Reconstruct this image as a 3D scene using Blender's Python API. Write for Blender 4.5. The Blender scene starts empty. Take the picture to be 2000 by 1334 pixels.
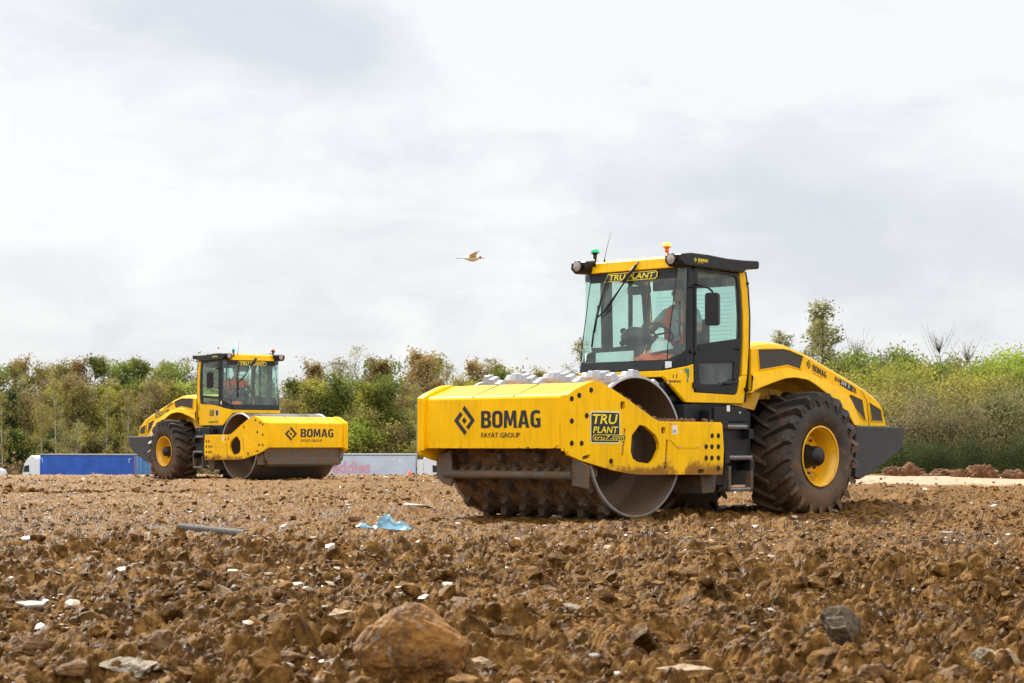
import bpy, math, random
import numpy as np
from mathutils import Vector, Matrix
from mathutils.geometry import tessellate_polygon
R = math.radians
sc = bpy.context.scene
COL = sc.collection

# ------------------------------------------------------------------ camera
FPX, HOR, EYE = 4068.188, 872.2, 0.772          # focal length and eye line measured on the 2000 px photograph
cam_d = bpy.data.cameras.new("camera")
cam = bpy.data.objects.new("camera", cam_d); COL.objects.link(cam)
cam.location = (0, 0, EYE); cam.rotation_euler = (R(90), 0, 0)
cam_d.sensor_width = 36.0; cam_d.lens = FPX/2000*36.0
cam_d.shift_y = (HOR-667)/2000
cam_d.clip_start = 0.1; cam_d.clip_end = 20000
cam_d.dof.use_dof = True; cam_d.dof.focus_distance = 21.5; cam_d.dof.aperture_fstop = 9.0
sc.camera = cam

# ------------------------------------------------------------------ sun, sky, exposure
SUN_DIR = Vector((-0.36, 0.58, 0.73)).normalized()      # towards the sun: high, behind the scene, a little left
sun_d = bpy.data.lights.new("sun", 'SUN'); sun_d.energy = 5.0; sun_d.angle = R(0.8); sun_d.color = (1.0, 0.94, 0.84)
sun = bpy.data.objects.new("sun", sun_d); COL.objects.link(sun)
sun.rotation_euler = SUN_DIR.to_track_quat('Z', 'Y').to_euler()
sc.view_settings.view_transform = 'Standard'; sc.view_settings.look = 'None'
sc.view_settings.gamma = 1; sc.view_settings.exposure = 0.72

world = bpy.data.worlds.new("World"); sc.world = world; world.use_nodes = True
wn = world.node_tree; wn.nodes.clear()
def N(nt, t, **k):
    n = nt.nodes.new(t)
    for a, b in k.items(): setattr(n, a, b)
    return n
def L(nt, a, b): nt.links.new(a, b)
def math_n(nt, op, a, b=None, c=None, clamp=False):
    n = N(nt, 'ShaderNodeMath', operation=op, use_clamp=clamp)
    for i, v in enumerate((a, b, c)):
        if v is None: continue
        if isinstance(v, (int, float)): n.inputs[i].default_value = v
        else: L(nt, v, n.inputs[i])
    return n.outputs[0]
def maprange(nt, v, a, b, c, d, smooth=True):
    n = N(nt, 'ShaderNodeMapRange', interpolation_type='SMOOTHSTEP' if smooth else 'LINEAR')
    L(nt, v, n.inputs[0])
    for i, x in enumerate((a, b, c, d)): n.inputs[i+1].default_value = x
    return n.outputs[0]
def mixc(nt, f, a, b, mode='MIX'):
    n = N(nt, 'ShaderNodeMix', data_type='RGBA', blend_type=mode)
    for s, v in ((n.inputs[0], f), (n.inputs[6], a), (n.inputs[7], b)):
        if isinstance(v, (int, float)): s.default_value = v
        elif isinstance(v, tuple): s.default_value = (*v, 1) if len(v) == 3 else v
        else: L(nt, v, s)
    return n.outputs[2]
def noise(nt, vec, scale, detail=4, rough=.55, dist=0.0):
    n = N(nt, 'ShaderNodeTexNoise'); n.inputs['Scale'].default_value = scale
    n.inputs['Detail'].default_value = detail; n.inputs['Roughness'].default_value = rough
    n.inputs['Distortion'].default_value = dist
    if vec is not None: L(nt, vec, n.inputs['Vector'])
    return n.outputs['Fac']
def build_sky():
    nt = wn
    tc = N(nt, 'ShaderNodeTexCoord')
    sky = N(nt, 'ShaderNodeTexSky', sky_type='NISHITA'); sky.sun_disc = False
    sky.sun_elevation = math.asin(SUN_DIR.z); sky.sun_rotation = math.atan2(SUN_DIR.x, SUN_DIR.y)
    bg1 = N(nt, 'ShaderNodeBackground'); bg1.inputs[1].default_value = 0.1
    L(nt, sky.outputs[0], bg1.inputs[0])
    d = tc.outputs['Generated']
    mp = N(nt, 'ShaderNodeMapping'); mp.inputs['Scale'].default_value = (1, 1, 2.3); mp.inputs['Location'].default_value = (0.37, 1.2, 0.15)
    L(nt, d, mp.inputs[0])
    n1 = noise(nt, mp.outputs[0], 4.2, 7, .56, .3)
    n2 = noise(nt, mp.outputs[0], 17.0, 8, .62, .5)
    sp = N(nt, 'ShaderNodeSeparateXYZ'); L(nt, d, sp.inputs[0])
    el = sp.outputs[2]
    v = math_n(nt, 'ADD', math_n(nt, 'MULTIPLY', n1, 1.25), math_n(nt, 'ADD', math_n(nt, 'MULTIPLY', n2, .85), -.125))    # ~0.9 mean
    v = math_n(nt, 'ADD', v, maprange(nt, el, 0.03, 0.21, -.07, .17))
    # the darker cloud banks
    for px, py, sx, sy, amt in ((520, 60, 300, 75, -.34), (700, 140, 150, 60, -.22), (1800, 440, 340, 95, -.26), (1350, 340, 250, 50, -.1), (150, 540, 220, 40, -.12), (620, 500, 180, 45, -.1),
                                (440, 410, 90, 30, .16), (1930, 360, 90, 30, .12), (900, 30, 60, 80, .1)):
        cx, cz = (px-1000)/FPX, (HOR-py)/FPX
        dx = math_n(nt, 'DIVIDE', math_n(nt, 'SUBTRACT', sp.outputs[0], cx), sx/FPX)
        dz = math_n(nt, 'DIVIDE', math_n(nt, 'SUBTRACT', el, cz), sy/FPX)
        r2 = math_n(nt, 'ADD', math_n(nt, 'MULTIPLY', dx, dx), math_n(nt, 'MULTIPLY', dz, dz))
        g = math_n(nt, 'POWER', 2.718, math_n(nt, 'MULTIPLY', r2, -.55))
        front = maprange(nt, sp.outputs[1], 0, .3, 0, 1)
        g = math_n(nt, 'MULTIPLY', g, front)
        g = math_n(nt, 'MULTIPLY', g, maprange(nt, n2, .3, .6, .5, 1.2))
        v = math_n(nt, 'ADD', v, math_n(nt, 'MULTIPLY', g, amt))
    f = maprange(nt, v, .62, 1.06, 0, 1, False)
    colr = mixc(nt, f, (.655, .678, .73), (.872, .877, .888))
    # overcast sky brighter overhead; gain behind the camera added to light the yellow fronts
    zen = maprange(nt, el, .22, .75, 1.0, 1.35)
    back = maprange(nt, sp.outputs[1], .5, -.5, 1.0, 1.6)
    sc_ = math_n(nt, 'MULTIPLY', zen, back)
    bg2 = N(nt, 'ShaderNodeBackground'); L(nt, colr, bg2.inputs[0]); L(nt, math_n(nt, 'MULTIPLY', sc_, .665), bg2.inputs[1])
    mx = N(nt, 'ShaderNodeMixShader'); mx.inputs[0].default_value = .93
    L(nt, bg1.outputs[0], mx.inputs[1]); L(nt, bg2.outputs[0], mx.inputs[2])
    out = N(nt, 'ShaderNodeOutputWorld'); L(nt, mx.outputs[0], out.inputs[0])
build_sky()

# ------------------------------------------------------------------ helpers
def gp(px, py, z=0.0):
    """point of the ground plane (height z) under a pixel of the 2000 px photograph"""
    d = FPX*(EYE-z)/(py-HOR)
    return Vector(((px-1000)/FPX*d, d, z))
def at(px, py, d):
    return Vector(((px-1000)/FPX*d, d, EYE-(py-HOR)/FPX*d))
def tag(o, label=None, cat=None, group=None, kind=None):
    if label: o['label'] = label
    if cat: o['category'] = cat
    if group: o['group'] = group
    if kind: o['kind'] = kind
    return o
def empty(name, loc=(0, 0, 0), rz=0, label=None, cat=None, group=None):
    o = bpy.data.objects.new(name, None); COL.objects.link(o)
    o.location = loc; o.rotation_euler = (0, 0, rz); o.empty_display_size = .2
    return tag(o, label, cat, group)
def _rr(cx, cy, w, h, r, n=5):
    p = []
    for sx, sy, a0 in ((1, 1, 0), (-1, 1, 90), (-1, -1, 180), (1, -1, 270)):
        for i in range(n+1):
            a = R(a0+90*i/n); p.append((cx+sx*(w/2-r)+r*math.cos(a), cy+sy*(h/2-r)+r*math.sin(a)))
    return p
BOM = [(.62, [(0, 0), (.40, 0), (.53, .04), (.61, .14), (.62, .34), (.58, .44), (.49, .51), (.56, .57), (.60, .68), (.59, .86), (.52, .96), (.39, 1), (0, 1)], [[(.2, .17), (.35, .17), (.41, .22), (.41, .38), (.35, .43), (.2, .43)], [(.2, .59), (.34, .59), (.39, .64), (.39, .78), (.34, .83), (.2, .83)]]),
       (.64, _rr(.32, .5, .64, 1.0, .27), [_rr(.32, .5, .235, .65, .11)]),
       (.80, [(0, 0), (.04, 1), (.26, 1), (.40, .42), (.54, 1), (.76, 1), (.80, 0), (.61, 0), (.59, .60), (.47, .12), (.33, .12), (.21, .60), (.19, 0)], []),
       (.68, [(0, 0), (.21, 1), (.47, 1), (.68, 0), (.48, 0), (.44, .2), (.24, .2), (.20, 0)], [[(.27, .35), (.41, .35), (.34, .76)]]),
       (.60, [(.58, .95), (.42, 1), (.27, 1), (.10, .93), (.02, .80), (0, .64), (0, .36), (.02, .20), (.10, .07), (.26, 0), (.44, 0), (.60, .05), (.60, .55), (.32, .55), (.32, .39), (.41, .39), (.41, .18), (.31, .165), (.24, .20), (.205, .30), (.2, .66), (.23, .78), (.31, .83), (.43, .82), (.55, .78)], [])]
class MB:
    """collects polygons, links them as ONE mesh"""
    def __init__(s): s.v = []; s.f = []; s.m = []; s.sm = []
    def add(s, vs, fs, mi=0, smooth=False):
        b = len(s.v); s.v += [tuple(p) for p in vs]
        for f in fs: s.f.append([i+b for i in f]); s.m.append(mi); s.sm.append(smooth)
        return s
    def box(s, x0, x1, y0, y1, z0, z1, mi=0):
        if x0 > x1: x0, x1 = x1, x0
        if y0 > y1: y0, y1 = y1, y0
        v = [(x, y, z) for x in (x0, x1) for y in (y0, y1) for z in (z0, z1)]
        return s.add(v, [(0, 1, 3, 2), (4, 6, 7, 5), (0, 4, 5, 1), (2, 3, 7, 6), (0, 2, 6, 4), (1, 5, 7, 3)], mi)
    def hexa(s, b, t, mi=0):
        """b, t: four points each, counter-clockwise seen from above"""
        return s.add(list(b)+list(t), [(3, 2, 1, 0), (4, 5, 6, 7), (0, 1, 5, 4), (1, 2, 6, 5), (2, 3, 7, 6), (3, 0, 4, 7)], mi)
    def prism(s, poly, holes, fn, d0, d1, mi=0, mih=None):
        """poly/holes 2D outlines; fn(a, b, d) -> 3D; solid between d0 and d1"""
        loops = [list(poly)]+[list(h) for h in holes]
        def area(p): return sum(p[i][0]*p[(i+1) % len(p)][1]-p[(i+1) % len(p)][0]*p[i][1] for i in range(len(p)))
        loops = [l if (area(l) > 0) == (k == 0) else l[::-1] for k, l in enumerate(loops)]
        tri = tessellate_polygon([[Vector((a, b, 0)) for a, b in l] for l in loops])
        fl = [p for l in loops for p in l]; n = len(fl)
        tris = []
        for t in tri:
            a, b, c = (fl[i] for i in t)
            ar = (b[0]-a[0])*(c[1]-a[1])-(c[0]-a[0])*(b[1]-a[1])
            if abs(ar) < 1e-12: continue
            tris.append(tuple(t) if ar > 0 else tuple(t)[::-1])
        p0 = [Vector(fn(a, b, d0)) for a, b in fl]; p1 = [Vector(fn(a, b, d1)) for a, b in fl]
        a, b, c = p1[tris[0][0]], p1[tris[0][1]], p1[tris[0][2]]
        flip = (b-a).cross(c-a).dot(p1[0]-p0[0]) < 0
        fs = [tuple(i+n for i in t) for t in tris]+[t[::-1] for t in tris]
        k = 0
        sides = []
        for l in loops:
            m = len(l)
            for i in range(m): sides.append((k+i, k+(i+1) % m, k+(i+1) % m+n, k+i+n))
            k += m
        if flip: fs = [f[::-1] for f in fs]; sides = [f[::-1] for f in sides]
        s.add(p0+p1, fs, mi)
        bb = len(s.v)-2*n
        for f in sides: s.f.append([i+bb for i in f]); s.m.append(mi if mih is None else mih); s.sm.append(False)
        return s
    def flat(s, poly, fn, mi=0, n=None):
        """thin single-sided polygon (a decal or a pane) facing n"""
        tri = tessellate_polygon([[Vector((a, b, 0)) for a, b in poly]])
        vs = [Vector(fn(a, b)) for a, b in poly]; fs = []
        for t in tri:
            a, b, c = (vs[i] for i in t)
            nn = (b-a).cross(c-a)
            if nn.length < 1e-12: continue
            fs.append(tuple(t) if n is None or nn.dot(Vector(n)) > 0 else tuple(t)[::-1])
        return s.add(vs, fs, mi)
    def lathe(s, prof, c, axis, n=48, mi=0, smooth=True, closed=False):
        """prof: (radius, along axis) list; c centre; axis 'x','y','z' or vector"""
        ax = {'x': Vector((1, 0, 0)), 'y': Vector((0, 1, 0)), 'z': Vector((0, 0, 1))}.get(axis) if isinstance(axis, str) else Vector(axis).normalized()
        u = ax.orthogonal().normalized(); w = ax.cross(u); c = Vector(c)
        vs = []
        for r, h in prof:
            for i in range(n):
                a = 2*math.pi*i/n
                vs.append(c+ax*h+(u*math.cos(a)+w*math.sin(a))*r)
        m = len(prof); fs = []
        for j in range(m if closed else m-1):
            for i in range(n):
                k = (i+1) % n; j2 = (j+1) % m
                fs.append((j*n+i, j*n+k, j2*n+k, j2*n+i))
        return s.add(vs, fs, mi, smooth)
    def cyl(s, a, b, r, r2=None, n=16, mi=0, smooth=True):
        a, b = Vector(a), Vector(b); r2 = r if r2 is None else r2
        ln = (b-a).length
        s.lathe([(r, 0), (r2, ln)], a, (b-a), n, mi, smooth)
        k = len(s.v)-2*n
        s.f.append([k+i for i in range(n)][::-1]); s.m.append(mi); s.sm.append(False)
        s.f.append([k+n+i for i in range(n)]); s.m.append(mi); s.sm.append(False)
        return s
    def tube(s, pts, r, n=8, mi=0):
        pts = [Vector(p) for p in pts]; rs = r if isinstance(r, (list, tuple)) else [r]*len(pts)
        vs = []; up = None
        for i, p in enumerate(pts):
            t = (pts[min(i+1, len(pts)-1)]-pts[max(i-1, 0)]).normalized()
            if up is None: up = t.orthogonal().normalized()
            up = (up-t*up.dot(t)).normalized(); w = t.cross(up)
            for k in range(n):
                a = 2*math.pi*k/n
                vs.append(p+(up*math.cos(a)+w*math.sin(a))*rs[i])
        fs = [(i*n+k, i*n+(k+1) % n, (i+1)*n+(k+1) % n, (i+1)*n+k) for i in range(len(pts)-1) for k in range(n)]
        s.add(vs, fs, mi, True)
        b = len(s.v)-len(vs)
        for e in ([b+i for i in range(n)][::-1], [b+(len(pts)-1)*n+i for i in range(n)]): s.f.append(e); s.m.append(mi); s.sm.append(False)
        return s
    def text(s, body, O, u, v, w, h, mi=0, bold=.0, shear=0.0, fn=None):
        c = bpy.data.curves.new("t", 'FONT'); c.body = body; c.offset = bold; c.shear = shear; c.resolution_u = 3
        o = bpy.data.objects.new("t", c); COL.objects.link(o)
        me = bpy.data.meshes.new_from_object(o.evaluated_get(bpy.context.evaluated_depsgraph_get()))
        P = [q.co.copy() for q in me.vertices]; F = [tuple(p.vertices) for p in me.polygons]
        bpy.data.objects.remove(o); bpy.data.curves.remove(c); bpy.data.meshes.remove(me)
        x0 = min(p.x for p in P); x1 = max(p.x for p in P); y0 = min(p.y for p in P); y1 = max(p.y for p in P)
        O, u, v = Vector(O), Vector(u), Vector(v)
        return s.add([O+u*((p.x-x0)/(x1-x0)*w)+v*((p.y-y0)/(y1-y0)*h) for p in P], F, mi)
    def shape(s, poly, holes, fn, mi=0, n=None):
        loops = [list(poly)]+[list(h) for h in holes]
        def area(p): return sum(p[i][0]*p[(i+1) % len(p)][1]-p[(i+1) % len(p)][0]*p[i][1] for i in range(len(p)))
        loops = [l if (area(l) > 0) == (k == 0) else l[::-1] for k, l in enumerate(loops)]
        tri = tessellate_polygon([[Vector((a, b, 0)) for a, b in l] for l in loops]); fl = [p for l in loops for p in l]
        return s.add([Vector(fn(a, b)) for a, b in fl], [tuple(t) for t in tri], mi)
    def bomag(s, O, u, v, w, h, mi=0, lean=0.0):
        O, u, v = Vector(O), Vector(u), Vector(v); x = 0; W = sum(g[0] for g in BOM)+.07*4
        for gw, out, hol in BOM:
            s.shape(out, hol, lambda a, b: O+u*((x+a+lean*b)*w/W)+v*(b*h), mi); x += gw+.07
        return s
    def build(s, name, mats, parent=None, bevel=0, seg=2, label=None):
        me = bpy.data.meshes.new(name); me.from_pydata(s.v, [], s.f); me.update()
        if not isinstance(mats, (list, tuple)): mats = [mats]
        for m in mats: me.materials.append(m)
        me.polygons.foreach_set('material_index', s.m); me.polygons.foreach_set('use_smooth', s.sm)
        o = bpy.data.objects.new(name, me); COL.objects.link(o)
        if parent: o.parent = parent
        if bevel:
            b = o.modifiers.new("bevel", 'BEVEL'); b.width = bevel; b.segments = seg; b.limit_method = 'ANGLE'; b.angle_limit = R(35)
        if label: o['label'] = label
        return o
def rrect(cx, cy, w, h, r, n=4, rot=0):
    p = []
    for sx, sy, a0 in ((1, 1, 0), (-1, 1, 90), (-1, -1, 180), (1, -1, 270)):
        for i in range(n+1):
            a = R(a0+90*i/n); p.append((sx*(w/2-r)+r*math.cos(a), sy*(h/2-r)+r*math.sin(a)))
    ca, sa = math.cos(rot), math.sin(rot)
    return [(cx+x*ca-y*sa, cy+x*sa+y*ca) for x, y in p]
def np_mesh(name, V, F, mat, smooth=False, col=None, parent=None):
    """fast mesh from arrays; F is (n,3) or (n,4)"""
    me = bpy.data.meshes.new(name); k = F.shape[1]
    me.vertices.add(len(V)); me.vertices.foreach_set('co', np.ascontiguousarray(V, np.float32).ravel())
    me.loops.add(F.size); me.loops.foreach_set('vertex_index', np.ascontiguousarray(F, np.int32).ravel())
    me.polygons.add(len(F)); me.polygons.foreach_set('loop_start', np.arange(0, F.size, k, dtype=np.int32))
    me.polygons.foreach_set('use_smooth', np.full(len(F), smooth))
    me.update(calc_edges=True)
    if col is not None:
        a = me.color_attributes.new('tint', 'FLOAT_COLOR', 'POINT'); c4 = np.ones((len(V), 4), np.float32); c4[:, :3] = col
        a.data.foreach_set('color', c4.ravel())
    for m in (mat if isinstance(mat, (list, tuple)) else [mat]): me.materials.append(m)
    o = bpy.data.objects.new(name, me); COL.objects.link(o)
    if parent: o.parent = parent
    return o

# ------------------------------------------------------------------ materials
def new_mat(name):
    m = bpy.data.materials.new(name); m.use_nodes = True
    return m, m.node_tree, m.node_tree.nodes['Principled BSDF']
def simple(name, c, rough=.5, metal=0, emis=None, es=0, vary=.12, vscale=9, spec=.5, bump=0, bscale=60, coat=0):
    m, nt, b = new_mat(name)
    tc = N(nt, 'ShaderNodeTexCoord')
    f = noise(nt, tc.outputs['Object'], vscale, 5, .6)
    k = maprange(nt, f, .3, .7, 1-vary, 1+vary)
    mx = N(nt, 'ShaderNodeVectorMath', operation='SCALE'); mx.inputs[0].default_value = c; L(nt, k, mx.inputs['Scale'])
    L(nt, mx.outputs[0], b.inputs['Base Color'])
    b.inputs['Roughness'].default_value = rough; b.inputs['Metallic'].default_value = metal
    b.inputs['Specular IOR Level'].default_value = spec; b.inputs['Coat Weight'].default_value = coat
    if emis: b.inputs['Emission Color'].default_value = (*emis, 1); b.inputs['Emission Strength'].default_value = es
    if bump:
        bp = N(nt, 'ShaderNodeBump'); bp.inputs['Strength'].default_value = bump; bp.inputs['Distance'].default_value = .02
        L(nt, noise(nt, tc.outputs['Object'], bscale, 4, .6), bp.inputs['Height']); L(nt, bp.outputs[0], b.inputs['Normal'])
    return m
def muddy(name, base, rough=.35, mud=(.16, .085, .035), z0=.35, z1=.95, amount=.5, scale=5, coat=0, metal=0, specks=.0, edge=.06, streak=0, spec=.5, film=.0, yclean=None):
    """paint or rubber with caked mud: thick low down, thinning out upwards, specks and rubbed marks"""
    m, nt, b = new_mat(name)
    tc = N(nt, 'ShaderNodeTexCoord'); ob = tc.outputs['Object']
    sp = N(nt, 'ShaderNodeSeparateXYZ'); L(nt, ob, sp.inputs[0])
    n1 = noise(nt, ob, scale, 8, .65, .4); n2 = noise(nt, ob, scale*7, 5, .6)
    low = maprange(nt, sp.outputs[2], z0, z1, amount, -.35, False)
    v = math_n(nt, 'ADD', math_n(nt, 'ADD', n1, math_n(nt, 'MULTIPLY', math_n(nt, 'SUBTRACT', n2, .5), .35)), low)
    f = maprange(nt, v, .62, .62+edge, 0, .92)
    # thin film of dust
    fl = maprange(nt, math_n(nt, 'ADD', n1, math_n(nt, 'MULTIPLY', low, .7)), .35, .85, 0, .45+film)
    if specks:
        s = noise(nt, ob, 55, 5, .75, 1.5); s2 = noise(nt, ob, 3.1, 3, .5)
        sf = math_n(nt, 'MULTIPLY', maprange(nt, s, .70-specks*.1, .73-specks*.1, 0, 1), maprange(nt, s2, .45, .6, 0, 1))
        f = math_n(nt, 'MAXIMUM', f, math_n(nt, 'MULTIPLY', sf, .8))
    stv = N(nt, 'ShaderNodeMapping'); stv.inputs['Scale'].default_value = (9, 9, .7); L(nt, ob, stv.inputs[0])
    k = math_n(nt, 'MULTIPLY', maprange(nt, noise(nt, ob, 2.2, 4, .6), .3, .7, .90, 1.04), maprange(nt, noise(nt, stv.outputs[0], 2.5, 5, .65), .32, .55, .86, 1.0))
    bs = N(nt, 'ShaderNodeVectorMath', operation='SCALE'); bs.inputs[0].default_value = base; L(nt, k, bs.inputs['Scale'])
    dust_veil = tuple(.55*a+.45*c*1.6 for a, c in zip(base, mud))
    c1 = mixc(nt, fl, bs.outputs[0], dust_veil)
    mc = mixc(nt, n2, tuple(x*.6 for x in mud), tuple(x*1.35 for x in mud))
    c2 = mixc(nt, f, c1, mc)
    L(nt, c2, b.inputs['Base Color'])
    rg = N(nt, 'ShaderNodeMapRange'); L(nt, math_n(nt, 'MAXIMUM', f, math_n(nt, 'MULTIPLY', fl, .6)), rg.inputs[0]); rg.inputs[3].default_value = rough; rg.inputs[4].default_value = .92
    L(nt, rg.outputs[0], b.inputs['Roughness'])
    b.inputs['Coat Weight'].default_value = coat; b.inputs['Coat Roughness'].default_value = .15
    b.inputs['Metallic'].default_value = metal; b.inputs['Specular IOR Level'].default_value = spec
    bp = N(nt, 'ShaderNodeBump'); bp.inputs['Strength'].default_value = .6; bp.inputs['Distance'].default_value = .008
    L(nt, math_n(nt, 'MULTIPLY', f, math_n(nt, 'ADD', n2, .5)), bp.inputs['Height']); L(nt, bp.outputs[0], b.inputs['Normal'])
    return m
YEL = (1.0, .56, .001)
M = {}
M['yellow'] = muddy('yellow_paint', YEL, .36, z0=.2, z1=1.0, amount=-.12, coat=.0, film=-.34, spec=.22)
M['yellow_frame'] = muddy('yellow_paint_frame', YEL, .38, mud=(.27, .12, .025), z0=.44, z1=.82, amount=.48, scale=3.2, coat=.0, edge=.25, film=-.2, spec=.14)
M['yellow_hood'] = muddy('yellow_paint_hood', YEL, .34, mud=(.10, .055, .02), z0=.70, z1=.92, amount=.20, scale=9, coat=.0, specks=.25, edge=.05, film=-.40, spec=.14)
M['yellow_clean'] = muddy('yellow_paint_clean', (.95, .50, .004), .3, z0=.5, z1=1.2, amount=-.2, coat=.3)
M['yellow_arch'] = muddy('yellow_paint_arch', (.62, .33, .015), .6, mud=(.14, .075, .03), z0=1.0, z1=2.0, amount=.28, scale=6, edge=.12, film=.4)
M['yellow_rim'] = muddy('yellow_paint_rim', (.88, .47, .006), .38, z0=-.2, z1=1.2, amount=.02, scale=7, coat=.2, edge=.1)
M['black'] = muddy('black_frame_paint', (.010, .0105, .012), .45, spec=.35, mud=(.12, .07, .035), z0=.2, z1=1.1, amount=.12, scale=5)
M['cabblack'] = simple('cab_black_frame', (.011, .012, .015), .35, vary=.1, spec=.3)
M['plastic'] = simple('black_plastic', (.010, .010, .011), .4, vary=.2, spec=.35)
M['counter'] = muddy('counterweight_grey', (.040, .043, .048), .5, spec=.4, mud=(.13, .10, .07), z0=.3, z1=1.05, amount=.06, scale=4, edge=.4, film=.15)
M['rubber'] = muddy('tyre_rubber', (.024, .021, .019), .55, mud=(.14, .075, .033), z0=-.9, z1=1.8, amount=.42, scale=4.5, edge=.3, film=.35, spec=.45)
M['mud'] = simple('caked_mud', (.185, .1, .042), .9, vary=.35, vscale=18, bump=1.0, bscale=40)
M['mudsteel'] = muddy('muddy_steel', (.085, .075, .065), .5, mud=(.15, .085, .038), z0=-2, z1=60, amount=.20, scale=9, edge=.14)
M['drummud'] = simple('drum_mud', (.15, .078, .03), .92, vary=.4, vscale=14, bump=1.0, bscale=30)
M['steel'] = simple('worn_steel', (.42, .43, .45), .38, .75, vary=.15, vscale=20)
M['padsteel'] = muddy('pad_steel', (.40, .41, .43), .45, mud=(.085, .045, .018), z0=.9, z1=1.40, amount=.36, scale=8, metal=.2, edge=.12)
M['rust'] = muddy('rusty_steel', (.16, .10, .06), .62, mud=(.17, .10, .05), z0=0, z1=1.5, amount=.18, scale=4, edge=.3)
M['smoothsteel'] = muddy('smooth_drum_steel', (.20, .17, .15), .38, mud=(.13, .085, .05), z0=0, z1=1.6, amount=.15, scale=5, metal=.5, edge=.35)
M['decal'] = simple('black_decal', (.014, .014, .016), .4, vary=.15)
M['cream'] = simple('cream_decal', (.80, .74, .42), .4, vary=.05)
M['dyellow'] = simple('yellow_decal', (.90, .72, .02), .4, vary=.05)
M['white'] = simple('white_decal', (.78, .78, .76), .4, vary=.05)
M['greend'] = simple('green_decal', (.05, .24, .12), .4, vary=.05)
M['rimsteel'] = muddy('drum_rim_steel', (.40, .40, .40), .4, mud=(.15, .09, .045), z0=-1, z1=3, amount=.16, scale=7, metal=.4, edge=.2)
M['grille'] = None
M['lamp'] = simple('lamp_glass', (.34, .30, .26), .12, vary=.15, vscale=30, coat=.5)
M['green_on'] = simple('green_beacon_lens', (.01, .35, .14), .2, emis=(.0, .8, .25), es=.35)
M['green_bright'] = simple('green_beacon_lit', (.02, .6, .2), .2, emis=(.05, 1.0, .3), es=2.2)
M['amber_on'] = simple('amber_beacon_lit', (.9, .35, .02), .2, emis=(1.0, .42, .05), es=1.6)
M['amber_off'] = simple('amber_beacon_lens', (.55, .09, .01), .2, emis=(.6, .08, .0), es=.25)
M['orange'] = simple('hi_vis_orange', (.95, .13, .02), .75, vary=.12, bump=.3)
M['shirt'] = simple('pale_blue_shirt', (.38, .46, .52), .85, vary=.1, bump=.4)
M['skin'] = simple('skin', (.36, .19, .13), .55, vary=.08)
M['hair'] = simple('short_dark_hair', (.035, .025, .02), .7)
M['trouser'] = simple('dark_trousers', (.03, .035, .05), .85)
M['seat'] = simple('seat_fabric', (.03, .03, .033), .8)
M['helmet'] = simple('white_helmet', (.74, .76, .75), .3, coat=.4, vary=.04)
def mat_grille():
    m, nt, b = new_mat('grille_mesh'); tc = N(nt, 'ShaderNodeTexCoord')
    v = N(nt, 'ShaderNodeTexVoronoi'); v.inputs['Scale'].default_value = 75; v.inputs['Randomness'].default_value = .0
    L(nt, tc.outputs['Object'], v.inputs['Vector'])
    f = maprange(nt, v.outputs['Distance'], .25, .5, 0, 1)
    L(nt, mixc(nt, f, (.008, .008, .009), (.06, .052, .042)), b.inputs['Base Color']); b.inputs['Roughness'].default_value = .6
    bp = N(nt, 'ShaderNodeBump'); bp.inputs['Strength'].default_value = .7; bp.inputs['Distance'].default_value = .006
    L(nt, f, bp.inputs['Height']); L(nt, bp.outputs[0], b.inputs['Normal'])
    return m
M['grille'] = mat_grille()
def mat_glass(name, tint, refl=.9, dust_veil=.05):
    m, nt, b = new_mat(name); nt.nodes.remove(b)
    out = [n for n in nt.nodes if n.type == 'OUTPUT_MATERIAL'][0]
    tr = N(nt, 'ShaderNodeBsdfTransparent'); tr.inputs[0].default_value = (*tint, 1)
    gl = N(nt, 'ShaderNodeBsdfGlossy'); gl.inputs['Roughness'].default_value = .02; gl.inputs[0].default_value = (refl, refl, refl, 1)
    lw = N(nt, 'ShaderNodeLayerWeight'); fr = math_n(nt, 'ADD', math_n(nt, 'MULTIPLY', math_n(nt, 'POWER', lw.outputs['Facing'], 5), .9), .05)
    mx = N(nt, 'ShaderNodeMixShader'); L(nt, fr, mx.inputs[0]); L(nt, tr.outputs[0], mx.inputs[1]); L(nt, gl.outputs[0], mx.inputs[2])
    df = N(nt, 'ShaderNodeBsdfDiffuse'); df.inputs[0].default_value = (.50, .62, .56, 1)  # dust plus a painted pale teal veil of light over the interior
    tc = N(nt, 'ShaderNodeTexCoord')
    d = maprange(nt, noise(nt, tc.outputs['Object'], 2.5, 5, .6), .35, .8, dust_veil*.4, dust_veil*2.2)
    m2 = N(nt, 'ShaderNodeMixShader'); L(nt, d, m2.inputs[0]); L(nt, mx.outputs[0], m2.inputs[1]); L(nt, df.outputs[0], m2.inputs[2])
    L(nt, m2.outputs[0], out.inputs[0])
    return m
M['glass'] = mat_glass('green_tinted_glass', (.72, .91, .845), .9, .12)
M['glass_rear'] = mat_glass('rear_glass', (.80, .94, .90), .9, .02)
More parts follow.
